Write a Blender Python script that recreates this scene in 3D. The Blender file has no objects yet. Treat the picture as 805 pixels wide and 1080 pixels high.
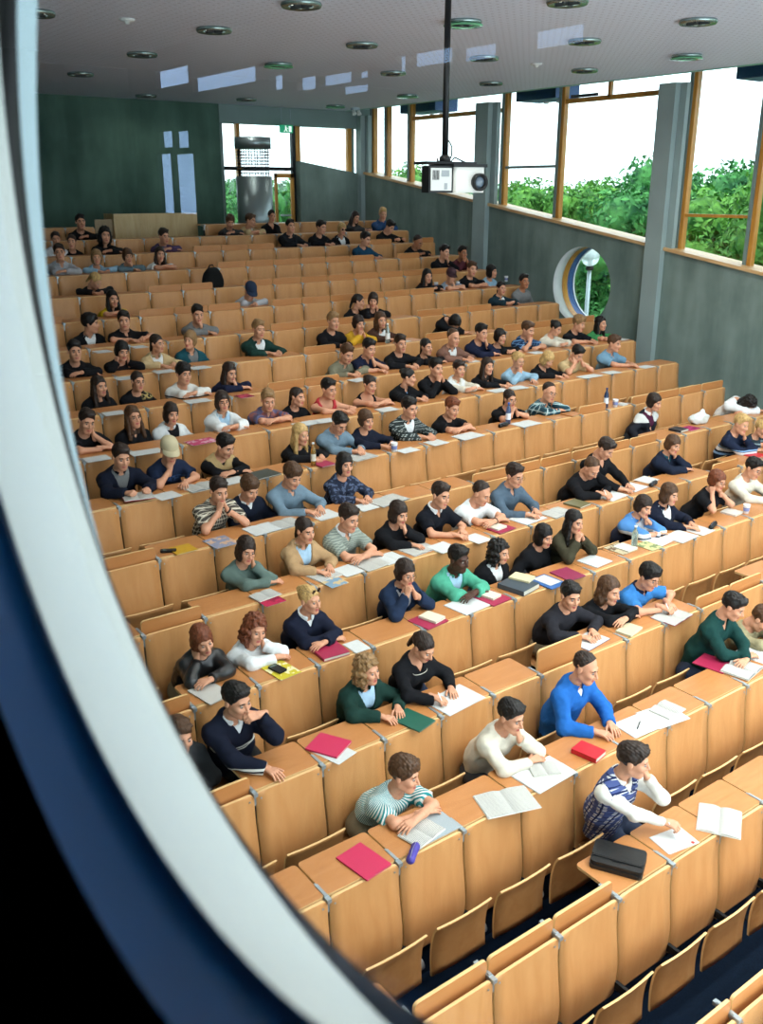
import bpy, bmesh, math, random
import numpy as np
from mathutils import Matrix, Vector

random.seed(7)
SC = bpy.context.scene
COL = SC.collection

# ---------------------------------------------------------------- camera, sky, exposure
CAM = np.array([0.0, -3.058, 5.194])
FPX, PITCH, YAW = 979.85, 0.33364, 0.63425
FWD = np.array([math.sin(YAW)*math.cos(PITCH), math.cos(YAW)*math.cos(PITCH), -math.sin(PITCH)])
RGT = np.array([math.cos(YAW), -math.sin(YAW), 0.0])
UPV = np.cross(RGT, FWD)
cd = bpy.data.cameras.new('camera')
cam = bpy.data.objects.new('camera', cd)
COL.objects.link(cam)
cd.sensor_fit = 'VERTICAL'
cd.sensor_height = 36.0
cd.sensor_width = 36.0*805/1080
cd.lens = FPX/1080*36.0
cd.clip_start = 0.02
cd.clip_end = 600
cam.matrix_world = Matrix(((RGT[0], UPV[0], -FWD[0], CAM[0]), (RGT[1], UPV[1], -FWD[1], CAM[1]),
                           (RGT[2], UPV[2], -FWD[2], CAM[2]), (0, 0, 0, 1)))
cd.dof.use_dof = True
cd.dof.focus_distance = 9.0
cd.dof.aperture_fstop = 3.4
SC.camera = cam

wd = bpy.data.worlds.new('overcast_sky')
SC.world = wd
wd.use_nodes = True
wn = wd.node_tree
bg = wn.nodes['Background']
tcw = wn.nodes.new('ShaderNodeTexCoord')
sep = wn.nodes.new('ShaderNodeSeparateXYZ')
rampw = wn.nodes.new('ShaderNodeValToRGB')
wn.links.new(tcw.outputs['Generated'], sep.inputs[0])
wn.links.new(sep.outputs['Z'], rampw.inputs[0])
rampw.color_ramp.elements[0].position = 0.0
rampw.color_ramp.elements[0].color = (0.80, 0.89, 1.0, 1)
rampw.color_ramp.elements[1].position = 0.8
rampw.color_ramp.elements[1].color = (0.86, 0.93, 1.0, 1)
wn.links.new(rampw.outputs[0], bg.inputs['Color'])
bg.inputs['Strength'].default_value = SKY_STRENGTH = 3.3
LAMP_W = 20.0
SC.view_settings.view_transform = 'Standard'
SC.view_settings.look = 'None'
SC.view_settings.gamma = 1.0
SC.view_settings.use_curve_mapping = False
SC.view_settings.exposure = 0.26
SC.cycles.max_bounces = 8
SC.cycles.diffuse_bounces = 4
SC.cycles.glossy_bounces = 3
SC.cycles.transmission_bounces = 6
SC.cycles.sample_clamp_indirect = 6.0
try:
    SC.cycles.use_denoising = True
except Exception:
    pass


def at(u, v, ax, val):
    """point of the hall seen at photo position (u, v) on the plane axis=val (used to survey the place)"""
    r = FWD + RGT*(u-402.5)/FPX + UPV*(540-v)/FPX
    return CAM + r*((val-CAM[ax])/r[ax])


# ---------------------------------------------------------------- small helpers
def tag(o, label=None, cat=None, group=None, kind=None):
    if label: o['label'] = label
    if cat: o['category'] = cat
    if group: o['group'] = group
    if kind: o['kind'] = kind
    return o


def srgb(h):
    h = h.lstrip('#')
    c = [int(h[i:i+2], 16)/255 for i in (0, 2, 4)]
    return tuple(x/12.92 if x <= .04045 else ((x+.055)/1.055)**2.4 for x in c)


MATS = {}


def mat(name, col, rough=.6, metal=0.0, spec=.4, noise=0.0, nscale=8.0, bump=0.0, emit=None, estr=1.0, trans=0.0, sheen=0.0):
    if name in MATS: return MATS[name]
    if isinstance(col, str): col = srgb(col)
    m = bpy.data.materials.new(name)
    m.use_nodes = True
    nt = m.node_tree
    b = nt.nodes['Principled BSDF']
    b.inputs['Base Color'].default_value = (*col, 1)
    b.inputs['Roughness'].default_value = rough
    b.inputs['Metallic'].default_value = metal
    b.inputs['Specular IOR Level'].default_value = spec
    if trans:
        b.inputs['Transmission Weight'].default_value = trans
    if emit:
        b.inputs['Emission Color'].default_value = (*emit, 1)
        b.inputs['Emission Strength'].default_value = estr
    if noise or bump:
        tc = nt.nodes.new('ShaderNodeTexCoord')
        n = nt.nodes.new('ShaderNodeTexNoise')
        n.inputs['Scale'].default_value = nscale
        n.inputs['Detail'].default_value = 4
        nt.links.new(tc.outputs['Object'], n.inputs['Vector'])
        if noise:
            r = nt.nodes.new('ShaderNodeValToRGB')
            r.color_ramp.elements[0].position = .3
            r.color_ramp.elements[1].position = .7
            r.color_ramp.elements[0].color = (*[c*(1-noise) for c in col], 1)
            r.color_ramp.elements[1].color = (*[min(1, c*(1+noise)) for c in col], 1)
            nt.links.new(n.outputs['Fac'], r.inputs[0])
            nt.links.new(r.outputs[0], b.inputs['Base Color'])
        if bump:
            bp = nt.nodes.new('ShaderNodeBump')
            bp.inputs['Strength'].default_value = bump
            bp.inputs['Distance'].default_value = .01
            nt.links.new(n.outputs['Fac'], bp.inputs['Height'])
            nt.links.new(bp.outputs[0], b.inputs['Normal'])
    MATS[name] = m
    return m


def wood(name, col, col2, axis='Z', scale=1.0, rough=.38):
    m = mat(name, col, rough, spec=.45)
    nt = m.node_tree
    b = nt.nodes['Principled BSDF']
    tc = nt.nodes.new('ShaderNodeTexCoord')
    mp = nt.nodes.new('ShaderNodeMapping')
    s = {'X': (1.2, 9, 9), 'Y': (9, 1.2, 9), 'Z': (9, 9, 1.2)}[axis]
    mp.inputs['Scale'].default_value = [x*scale for x in s]
    oi = nt.nodes.new('ShaderNodeObjectInfo')
    add = nt.nodes.new('ShaderNodeVectorMath')
    add.operation = 'ADD'
    mul = nt.nodes.new('ShaderNodeVectorMath')
    mul.operation = 'SCALE'
    mul.inputs[0].default_value = (7.3, 3.1, 5.7)
    nt.links.new(oi.outputs['Random'], mul.inputs['Scale'])
    nt.links.new(tc.outputs['Object'], mp.inputs['Vector'])
    nt.links.new(mp.outputs[0], add.inputs[0])
    nt.links.new(mul.outputs[0], add.inputs[1])
    n = nt.nodes.new('ShaderNodeTexNoise')
    n.inputs['Scale'].default_value = 1.3
    n.inputs['Detail'].default_value = 5
    n.inputs['Distortion'].default_value = 1.2
    nt.links.new(add.outputs[0], n.inputs['Vector'])
    r = nt.nodes.new('ShaderNodeValToRGB')
    r.color_ramp.elements[0].position = .3
    r.color_ramp.elements[1].position = .72
    r.color_ramp.elements[0].color = (*srgb(col2), 1)
    r.color_ramp.elements[1].color = (*srgb(col), 1)
    nt.links.new(n.outputs['Fac'], r.inputs[0])
    nt.links.new(r.outputs[0], b.inputs['Base Color'])
    return m


class MB:
    """collects boxes, rings and tubes; build() links them as ONE mesh object"""
    def __init__(s): s.v, s.f, s.m, s.sm = [], [], [], []

    def add(s, vs, fs, mi=0, smooth=False, M=None):
        o = len(s.v)
        for p in vs:
            s.v.append(tuple(M @ Vector(p)) if M is not None else tuple(p))
        for f in fs:
            s.f.append([o+i for i in f]); s.m.append(mi); s.sm.append(smooth)
        return s

    def box(s, x0, x1, y0, y1, z0, z1, mi=0, M=None):
        vs = [(x, y, z) for x in (x0, x1) for y in (y0, y1) for z in (z0, z1)]
        return s.add(vs, [(0, 1, 3, 2), (4, 6, 7, 5), (0, 4, 5, 1), (2, 3, 7, 6), (0, 2, 6, 4), (1, 5, 7, 3)], mi, False, M)

    def plate(s, w, d, t, r=.02, mi=0, me=1, M=None, n=4, c=(0, 0, 0)):
        """rounded rectangular plate in xy, faces mi, rim me"""
        pts = []
        for cx, cy, a0 in ((w/2-r, d/2-r, 0), (-w/2+r, d/2-r, 90), (-w/2+r, -d/2+r, 180), (w/2-r, -d/2+r, 270)):
            for k in range(n+1):
                a = math.radians(a0+90*k/n)
                pts.append((c[0]+cx+r*math.cos(a), c[1]+cy+r*math.sin(a)))
        N = len(pts)
        vs = [(x, y, c[2]-t/2) for x, y in pts]+[(x, y, c[2]+t/2) for x, y in pts]
        s.add(vs, [list(range(N))[::-1], list(range(N, 2*N))], mi, False, M)
        return s.add(vs, [(i, (i+1) % N, N+(i+1) % N, N+i) for i in range(N)], me, False, M)

    def lathe(s, prof, n=24, mi=0, M=None, smooth=True, cap=True):
        """profile of (r, z) about the z axis"""
        vs = []
        for r, z in prof:
            for k in range(n):
                a = 2*math.pi*k/n
                vs.append((r*math.cos(a), r*math.sin(a), z))
        fs = []
        for j in range(len(prof)-1):
            for k in range(n):
                k2 = (k+1) % n
                fs.append((j*n+k, j*n+k2, (j+1)*n+k2, (j+1)*n+k))
        s.add(vs, fs, mi, smooth, M)
        if cap:
            o = len(s.v)-len(vs)
            s.f.append([o+i for i in range(n)][::-1]); s.m.append(mi); s.sm.append(False)
            o2 = o+(len(prof)-1)*n
            s.f.append([o2+i for i in range(n)]); s.m.append(mi); s.sm.append(False)
        return s

    def tube(s, pts, r, n=8, mi=0, M=None):
        pts = [Vector(p) for p in pts]
        vs = []
        for i, p in enumerate(pts):
            d = (pts[min(i+1, len(pts)-1)]-pts[max(i-1, 0)]).normalized()
            a = d.orthogonal().normalized()
            b = d.cross(a)
            rr = r[i] if isinstance(r, (list, tuple)) else r
            for k in range(n):
                t = 2*math.pi*k/n
                vs.append(p+a*rr*math.cos(t)+b*rr*math.sin(t))
        fs = [(j*n+k, j*n+(k+1) % n, (j+1)*n+(k+1) % n, (j+1)*n+k) for j in range(len(pts)-1) for k in range(n)]
        fs += [list(range(n))[::-1], [(len(pts)-1)*n+k for k in range(n)]]
        return s.add(vs, fs, mi, True, M)

    def mesh(s, name, mats):
        me = bpy.data.meshes.new(name)
        me.from_pydata(s.v, [], s.f)
        for m in (mats if isinstance(mats, (list, tuple)) else [mats]): me.materials.append(m)
        me.polygons.foreach_set('material_index', s.m)
        me.polygons.foreach_set('use_smooth', s.sm)
        bm = bmesh.new(); bm.from_mesh(me)
        bmesh.ops.recalc_face_normals(bm, faces=bm.faces)
        bm.to_mesh(me); bm.free()
        me.update()
        return me

    def build(s, name, mats, parent=None, loc=None):
        return link(name, s.mesh(name, mats), parent, loc)


def link(name, me, parent=None, loc=None):
    o = bpy.data.objects.new(name, me)
    COL.objects.link(o)
    if parent is not None: o.parent = parent
    if loc is not None: o.location = loc
    return o


def empty(name, loc, rz=0.0):
    o = bpy.data.objects.new(name, None)
    COL.objects.link(o)
    o.empty_display_size = .1
    o.location = loc
    o.rotation_euler = (0, 0, rz)
    return o


def copy_tree(o, parent=None):
    c = o.copy(); COL.objects.link(c)
    if parent is not None: c.parent = parent
    for ch in o.children: copy_tree(ch, c)
    return c


# ---------------------------------------------------------------- materials
M_WOOD = wood('beech_ply_upright', '#d39b63', '#c78d56', 'Z')
M_DESK = wood('beech_desk_top', '#c28550', '#b57742', 'X')
M_SEATW = wood('beech_seat_ply', '#bd8a57', '#b07b49', 'Z')
M_EDGE = mat('pale_ply_edge', '#e3bb82', .5)
M_STEEL = mat('grey_powder_steel', '#a9b4ba', .35, .6)
M_DSTEEL = mat('dark_steel', '#1d2226', .5, .3)
M_CARPET = mat('dark_blue_carpet', '#0d1a2b', .95, spec=.1, noise=.25, nscale=60, bump=.2)


def concrete(name, a, b):
    m = mat(name, a, .75, spec=.25)
    nt = m.node_tree
    bs = nt.nodes['Principled BSDF']
    tc = nt.nodes.new('ShaderNodeTexCoord')
    n1 = nt.nodes.new('ShaderNodeTexNoise'); n1.inputs['Scale'].default_value = .9; n1.inputs['Detail'].default_value = 8
    n1.inputs['Roughness'].default_value = .62
    mp = nt.nodes.new('ShaderNodeMapping'); mp.inputs['Scale'].default_value = (2.2, 2.2, .35)
    n2 = nt.nodes.new('ShaderNodeTexNoise'); n2.inputs['Scale'].default_value = 1.4; n2.inputs['Detail'].default_value = 6
    nt.links.new(tc.outputs['Object'], n1.inputs['Vector'])
    nt.links.new(tc.outputs['Object'], mp.inputs[0]); nt.links.new(mp.outputs[0], n2.inputs['Vector'])
    mx = nt.nodes.new('ShaderNodeMath'); mx.operation = 'ADD'
    nt.links.new(n1.outputs['Fac'], mx.inputs[0]); nt.links.new(n2.outputs['Fac'], mx.inputs[1])
    hf = nt.nodes.new('ShaderNodeMath'); hf.operation = 'MULTIPLY'; hf.inputs[1].default_value = .5
    nt.links.new(mx.outputs[0], hf.inputs[0])
    r = nt.nodes.new('ShaderNodeValToRGB')
    r.color_ramp.elements[0].position = .34; r.color_ramp.elements[1].position = .66
    r.color_ramp.elements[0].color = (*srgb(a), 1); r.color_ramp.elements[1].color = (*srgb(b), 1)
    nt.links.new(hf.outputs[0], r.inputs[0]); nt.links.new(r.outputs[0], bs.inputs['Base Color'])
    bp = nt.nodes.new('ShaderNodeBump'); bp.inputs['Strength'].default_value = .25; bp.inputs['Distance'].default_value = .02
    nt.links.new(n1.outputs['Fac'], bp.inputs['Height']); nt.links.new(bp.outputs[0], bs.inputs['Normal'])
    return m


M_CONC = concrete('fair_faced_concrete', '#60726c', '#8fa099')
M_CONCB = concrete('green_grey_concrete', '#375349', '#5b7a6c')
M_PALE = mat('pale_render', '#d9dfdd', .7, noise=.06, nscale=5)
M_TIMBER = wood('orange_timber_frame', '#d59a45', '#b87c31', 'Z')
M_SILL = wood('pale_timber_sill', '#e3bd8b', '#cfa26d', 'Y')
M_GSTEEL = mat('green_grey_steel', '#7f9290', .5, .2, noise=.06, nscale=3)
M_COLUMN = mat('pale_grey_column', '#9fb0ae', .55, .1, noise=.08, nscale=2)
M_BLUE = mat('deep_blue_steel', '#1d4a86', .45, .1)
M_BLACK = mat('black_plastic', '#0c0d0f', .45)
M_WHITE = mat('white_paper', '#cdd0cf', .7, noise=.03, nscale=20)
M_PAGES = mat('page_block', '#cfcbbd', .8)
M_GLASS = mat('clear_glass', '#f4fbf8', .0, trans=1.0)
M_GLASS.node_tree.nodes['Principled BSDF'].inputs['IOR'].default_value = 1.45

# ---------------------------------------------------------------- survey of the seating
SEAT = 0.56                                   # seat pitch
PITCHY = 0.92                                 # row depth
TOP = [0.78, 1.0, 1.243, 1.47, 1.708, 1.954, 2.214, 2.468, 2.72, 2.961, 3.19, 3.431, 3.669, 3.908, 4.135, 4.343, 4.529]
TOP = {k+1: z for k, z in enumerate(TOP)}     # height of the panel tops = desk height
TOP[0] = 0.56
TOP[18] = 4.72
FLR = {k: TOP[k]-1.06 for k in TOP}           # tread height of each seat row
XR = 13.16                                    # right end of the rows
XW, XL, YB, ZC = 14.2, 0.43, 17.13, 7.0      # right wall, left wall, back wall, ceiling


def yk(k): return PITCHY*(k-1)

# ---------------------------------------------------------------- the room
def structure(o):
    o['kind'] = 'structure'
    return o


YF = -4.6      # unseen front wall left out, hall cut short here to admit sky light
fl = MB()
fl.box(XL, XW, -1.9, yk(1)-.92*1, -.62, FLR[0])
for k in range(1, 18):
    fl.box(XL, XW, yk(k)-PITCHY, yk(k), -.62, FLR[k])
fl.box(XL, XW+.4, yk(17), YB+.5, -.62, FLR[17]+.12)
structure(fl.build('floor', M_CARPET))
structure(MB().box(XL, XW, YF, -1.9, -.72, FLR[0]-.1).build('floor_stage', mat('pale_stage_floor', '#dcdcda', .5)))  # unseen front floor made pale to bounce light onto ceiling and panels

# ceiling of pierced grey panels, with a thin glass-green edge strip towards the windows
M_CEIL = mat('pierced_ceiling_panel', '#dde2f2', .55, spec=.35)
nt = M_CEIL.node_tree
tc = nt.nodes.new('ShaderNodeTexCoord')
vr = nt.nodes.new('ShaderNodeTexVoronoi')
vr.feature = 'F1'; vr.inputs['Randomness'].default_value = 0.0; vr.inputs['Scale'].default_value = 9.0
nt.links.new(tc.outputs['Object'], vr.inputs['Vector'])
rp = nt.nodes.new('ShaderNodeValToRGB')
rp.color_ramp.elements[0].position = .10; rp.color_ramp.elements[1].position = .2
rp.color_ramp.elements[0].color = (*srgb('#b9bcca'), 1); rp.color_ramp.elements[1].color = (*srgb('#dde2f2'), 1)
nt.links.new(vr.outputs['Distance'], rp.inputs[0])
nt.links.new(rp.outputs[0], nt.nodes['Principled BSDF'].inputs['Base Color'])
XC = 13.75
c = MB()
c.box(XL, XC, YF, 12.3, ZC, ZC+.15); c.box(XL, XC, 12.32, YB, ZC, ZC+.15)
structure(c.build('ceiling', M_CEIL))
structure(MB().box(XC, XC+.05, YF, YB, ZC-.015, ZC+.16).build('trim_1', mat('green_glass_edge', '#8fc2ae', .3)))
structure(MB().box(XC+.05, XW+1.2, YF, YB+.6, ZC+.25, ZC+.4).box(XL, XC+.05, YF, YB+.6, ZC+.17, ZC+.4).build('roof', M_DSTEEL))


def wall_hole(name, x0, x1, outline, cy, cz, R, mats, n=72):
    """wall slab between x0 and x1 with a (y,z) outline and one round opening"""
    bm = bmesh.new()
    for x in (x0, x1):
        ring = [bm.verts.new((x, cy+R*math.cos(2*math.pi*i/n), cz+R*math.sin(2*math.pi*i/n))) for i in range(n)]
        out = [bm.verts.new((x, y, z)) for y, z in outline]
        es = [bm.edges.new((ring[i], ring[(i+1) % n])) for i in range(n)]
        es += [bm.edges.new((out[i], out[(i+1) % len(out)])) for i in range(len(out))]
        bmesh.ops.triangle_fill(bm, use_beauty=True, use_dissolve=False, edges=es)
        if x == x0: r0, o0 = ring, out
    for i in range(n):
        f = bm.faces.new((r0[i], r0[(i+1) % n], ring[(i+1) % n], ring[i])); f.material_index = 1; f.smooth = True
    for i in range(len(out)):
        bm.faces.new((o0[i], o0[(i+1) % len(out)], out[(i+1) % len(out)], out[i]))
    bmesh.ops.recalc_face_normals(bm, faces=bm.faces)
    me = bpy.data.meshes.new(name); bm.to_mesh(me); bm.free()
    for m in mats: me.materials.append(m)
    return link(name, me)


def sill_z(y): return 5.56-(16.9-y)*.1505


CY, CZ, CR = 9.65, 3.42, .74
wr = wall_hole('wall_right', XW, XW+.26, [(YF, -.6), (YB, -.6), (YB, sill_z(YB)), (YF, sill_z(YF))], CY, CZ, CR, [M_CONC, M_PALE])
structure(wr)
# outer shell of the round window: timber frame, then a blue steel tube with a white lip
XF = XW+.26
Mx = Matrix.Translation((XF, CY, CZ)) @ Matrix.Rotation(math.pi/2, 4, 'Y')
rw = empty('window_1', (0, 0, 0)); structure(rw)
structure(MB().lathe([(.735, 0), (.85, 0), (.85, .15), (.735, .15), (.735, 0)], 64, 0, Mx, True, False).build('window_frame', M_TIMBER, rw))
structure(MB().lathe([(.735, .15), (.85, .15), (.85, .32), (.735, .32), (.735, .15)], 64, 0, Mx, True, False).build('window_tube', M_BLUE, rw))
structure(MB().lathe([(.725, .32), (.86, .32), (.86, .35), (.725, .35), (.725, .32)], 64, 0, Mx, True, False).build('window_lip', mat('white_enamel', '#e6eef0', .4), rw))
structure(MB().lathe([(.74, .08), (.74, .086)], 64, 0, Mx, False, True).build('window_pane', M_GLASS, rw))

# sloping timber sill on the right wall
sl = MB()
sl.add([(XW-.06, YF, sill_z(YF)), (XW+.46, YF, sill_z(YF)), (XW+.46, YB, sill_z(YB)), (XW-.06, YB, sill_z(YB)),
        (XW-.06, YF, sill_z(YF)+.055), (XW+.46, YF, sill_z(YF)+.055), (XW+.46, YB, sill_z(YB)+.055), (XW-.06, YB, sill_z(YB)+.055)],
       [(0, 1, 2, 3), (4, 5, 6, 7), (0, 1, 5, 4), (1, 2, 6, 5), (2, 3, 7, 6), (3, 0, 4, 7)])
structure(sl.build('trim_2', M_SILL))

# window band above it: steel + timber mullions, transoms, opening lights
XG = XW+.22
wb = empty('window_2', (0, 0, 0)); structure(wb)


def ywin(u, v): return float(at(u, v, 0, XG)[1])


mull = [(800, 200, 1), (727, 170, 1), (592, 170, 1), (533, 170, 1), (434.5, 150, 1), (410, 150, 1), (395, 150, 0)]
gy = []
for n, (u, v, t) in enumerate(mull):
    y = ywin(u, v); gy.append(y)
    structure(MB().box(XG-.05, XG+.07, y-.05, y+.02, sill_z(y)+.03, ZC+.2).build('mullion', M_TIMBER, wb))
    structure(MB().box(XG-.07, XG+.07, y+.025, y+.085, sill_z(y)+.03, ZC+.2).build('mullion_steel', M_GSTEEL, wb))
for y in (1.6, -1.0, -3.0):
    structure(MB().box(XG-.05, XG+.07, y-.05, y+.02, sill_z(y)+.03, ZC+.2).build('mullion', M_TIMBER, wb))


def transom(u0, v0, y0, y1, m, h=.05):
    z = float(at(u0, v0, 0, XG)[2])
    structure(MB().box(XG-.03, XG+.05, y0, y1, z-h/2, z+h/2).build('transom', m, wb))
    return z


transom(765, 228, gy[0], gy[1], M_TIMBER)
transom(560, 176, gy[2], gy[3], M_GSTEEL)
zt = transom(640, 103, gy[1]+.1, gy[2], M_TIMBER, .08)
structure(MB().box(XG-.03, XG+.05, ywin(644, 95)-.03, ywin(644, 95)+.03, zt, ZC+.2).build('mullion', M_TIMBER, wb))
zt2 = transom(470, 122, gy[3]+.1, gy[4], M_TIMBER, .08)
structure(MB().box(XG+.06, XG+.11, gy[2]-.75, gy[2]-.1, zt+.06, zt+.11).build('window_stay', M_DSTEEL, wb))
structure(MB().box(XG+.12, XG+.13, YF, YB, 2.2, 2.201).build('window_pane', M_GLASS, wb))
bpy.data.objects.remove([o for o in wb.children if o.name.startswith('window_pane')][-1])
edges = sorted(gy+[1.6, -1.0, -3.0, YF, YB])
for a, b in zip(edges, edges[1:]):
    p = MB()
    p.add([(XG, a, sill_z(a)+.04), (XG, b, sill_z(b)+.04), (XG, b, ZC+.2), (XG, a, ZC+.2),
           (XG+.008, a, sill_z(a)+.04), (XG+.008, b, sill_z(b)+.04), (XG+.008, b, ZC+.2), (XG+.008, a, ZC+.2)],
          [(0, 1, 2, 3), (4, 5, 6, 7), (0, 1, 5, 4), (1, 2, 6, 5), (2, 3, 7, 6), (3, 0, 4, 7)])
    structure(p.build('window_pane', M_GLASS, wb))
# steel columns in front of the window band
for n, (y0, y1) in enumerate(((7.74, 8.09), (12.36, 12.75), (16.92, 17.13), (3.1, 3.45), (-1.5, -1.15))):
    k = min(17, max(0, int((y0)/PITCHY)+1))
    cc = MB().box(XW-.13, XW-.005, y0, y1, FLR[k], 6.9).box(XW+.003, XW+.10, y0-.13, y0+.1, sill_z(y0)+.03, 6.9)
    structure(cc.build('column_%d' % (n+1), M_COLUMN))
# blinds boxes beyond the glass, blue
for n, (ya, yb_) in enumerate(((5.2, 6.9), (10.9, 12.0), (14.6, 15.9))):
    tag(MB().box(XG+.08, XG+.75, ya, yb_, 6.9, 7.26).lathe([(.05, 6.86), (.06, 6.9)], 12, 1, Matrix.Translation((XG+.6, ya+.4, 0))).lathe(
        [(.05, 6.86), (.06, 6.9)], 12, 1, Matrix.Translation((XG+.6, ya+.75, 0))).build('awning_box', [M_BLUE, mat('awning_lamp', '#ffffff', .4)]),
        ['blue awning box outside the nearest tall side window', 'blue awning box outside the middle side window',
         'blue awning box outside the far side window behind the projector'][n], 'awning')

# back wall: concrete on the left, glazing, and a sloping parapet on the right
XBL = 10.36
structure(MB().box(XL, XBL, YB, YB+.3, -.6, ZC+.2).build('wall_back', M_CONCB))
pw = MB()
pw.add([(12.4, YB-.06, 3.0), (XW+.42, YB-.06, 3.0), (XW+.42, YB-.06, 5.50), (12.4, YB-.06, 5.84),
        (12.4, YB+.14, 3.0), (XW+.42, YB+.14, 3.0), (XW+.42, YB+.14, 5.50), (12.4, YB+.14, 5.84)],
       [(0, 1, 2, 3), (4, 5, 6, 7), (0, 1, 5, 4), (1, 2, 6, 5), (2, 3, 7, 6), (3, 0, 4, 7)])
structure(pw.build('wall_parapet', M_CONC))
structure(MB().box(XBL, XW+.3, YB-.02, YB+.3, 6.62, ZC+.2).build('beam_back', M_GSTEEL))
wb2 = empty('window_3', (0, 0, 0)); structure(wb2)
YG = YB+.2


def xb(u, v=150): return float(at(u, v, 1, YG)[0])


def zb(u, v): return float(at(u, v, 1, YG)[2])


for u, w, m in ((250.5, .045, M_TIMBER), (313, .07, M_TIMBER), (309, .05, M_DSTEEL), (368, .06, M_TIMBER), (371, .04, M_GSTEEL), (383, .05, M_GSTEEL), (233, .03, M_GSTEEL)):
    structure(MB().box(xb(u)-w, xb(u)+w, YG-.05, YG+.06, 3.5, 6.7).build('mullion', m, wb2))
zz = zb(280, 178)
structure(MB().box(XBL, xb(309), YG-.04, YG+.05, zz-.04, zz+.04).build('transom', M_DSTEEL, wb2))
structure(MB().box(XBL, XW+.3, YG, YG+.008, 3.4, 6.7).build('window_pane', M_GLASS, wb2))
dr = empty('door_1', (0, 0, 0)); structure(dr)
xa, xc2 = xb(286.5), xb(307)
df = MB().box(xa, xa+.07, YG-.09, YG-.052, 3.6, zz-.1).box(xc2-.09, xc2, YG-.09, YG-.052, 3.6, zz-.1).box(xa, xc2, YG-.09, YG-.052, zz-.2, zz-.1).box(xa, xc2, YG-.09, YG-.052, 3.6, 3.75)
structure(df.build('door_frame', M_TIMBER, dr))
structure(MB().box(xa+.12, xc2-.12, YG-.14, YG-.095, 4.6, 4.64).build('door_handle', M_STEEL, dr))

# left wall with the round window the photograph is taken through
HY, HZ = CAM[1]+.667, CAM[2]-.123
wl = wall_hole('wall_left', XL-.02, XL, [(YF, -.6), (YB, -.6), (YB, ZC+.2), (YF, ZC+.2)], HY, HZ, .732, [M_CONC, M_PALE], 96)
structure(wl)
wo = wall_hole('wall_booth', .166, .173, [(-6.5, 2.5), (11.5, 2.5), (11.5, ZC+.2), (-6.5, ZC+.2)], CAM[1]+.599, CAM[2]-.013, .57, [mat('dark_teal_paint', '#1b4450', .7), M_BLACK], 96)
structure(wo)
w0 = empty('window_4', (0, 0, 0)); structure(w0)


def ring(name, secs, m, n=128):
    """reveal lofted through circles (x, y centre, z centre, radius) measured from the lens"""
    vs = [(x, CAM[1]+yc+R*math.cos(2*math.pi*k/n), CAM[2]+zc+R*math.sin(2*math.pi*k/n)) for x, yc, zc, R in secs for k in range(n)]
    fs = [(j*n+k, j*n+(k+1) % n, (j+1)*n+(k+1) % n, (j+1)*n+k) for j in range(len(secs)-1) for k in range(n)]
    structure(MB().add(vs, fs, 0, True).build(name, m, w0))


M_REVEAL = mat('white_window_reveal', '#c3c9c6', .6, noise=.03, nscale=4)
ring('inner_reveal', [(.432, .667, -.123, .732), (.391, .667, -.051, .650)], mat('pale_blue_reveal', '#a9c0c9', .6))
ring('gasket', [(.391, .667, -.051, .650), (.389, .667, -.051, .646), (.376, .587, .026, .714), (.372, .583, .030, .719)], M_BLACK)
ring('white_reveal', [(.372, .583, .030, .719), (.33, .586, .026, .68), (.29, .591, .018, .622), (.246, .596, .010, .564)], M_REVEAL)
ring('blue_frame', [(.246, .596, .010, .564), (.243, .596, .008, .572), (.215, .598, .0, .565), (.173, .599, -.013, .545)], mat('dark_blue_lacquer', '#0f4272', .35))
ring('outer_gasket', [(.173, .599, -.013, .545), (.166, .599, -.013, .560), (.164, .599, -.013, .655)], M_BLACK)
# glass of the round window
structure(MB().lathe([(.570, 0), (.570, .004)], 96, 0, Matrix.Translation((.2405, CAM[1]+.596, CAM[2]+.008)) @ Matrix.Rotation(math.pi/2, 4, 'Y'), False, True).build('window_pane', M_GLASS, w0))
# the dim corridor behind the round window; its clerestory slots and one casement are mirrored in the glass
XK = -5.515
slots = [(9.45, 10.52, 6.55, 6.78), (7.63, 9.34, 6.42, 6.60), (7.01, 7.29, 6.29, 6.45), (6.31, 6.70, 6.24, 6.38), (5.62, 6.23, 6.25, 6.36), (5.33, 5.55, 6.27, 6.34),
         (5.33, 5.85, 6.14, 6.22), (4.71, 4.87, 6.27, 6.42), (4.02, 4.63, 6.29, 6.42), (3.45, 3.92, 6.27, 6.39), (2.46, 3.03, 6.28, 6.42),
         (10.09, 10.54, 5.77, 5.99), (9.57, 10.03, 5.75, 5.97), (10.19, 10.66, 4.87, 5.69), (9.45, 10.13, 4.87, 5.67)]
bm = bmesh.new()
loops = []
for x in (XK-.08, XK):
    lp = []
    for y0, y1, z0, z1 in [(-6.5, 11.5, 2.5, ZC+.2)]+slots: lp.append([bm.verts.new((x, y, z)) for y, z in ((y0, z0), (y1, z0), (y1, z1), (y0, z1))])
    es = [bm.edges.new((l[i], l[(i+1) % 4])) for l in lp for i in range(4)]
    bmesh.ops.triangle_fill(bm, use_beauty=True, use_dissolve=False, edges=es)
    loops.append(lp)
for l0, l1 in zip(*loops):
    for i in range(4): bm.faces.new((l0[i], l0[(i+1) % 4], l1[(i+1) % 4], l1[i]))
bmesh.ops.recalc_face_normals(bm, faces=bm.faces)
me = bpy.data.meshes.new('wall_corridor'); bm.to_mesh(me); bm.free()
M_BOOTH = mat('dark_booth_paint', '#1c2427', .8)
me.materials.append(M_BOOTH)
structure(link('wall_corridor', me))
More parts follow.
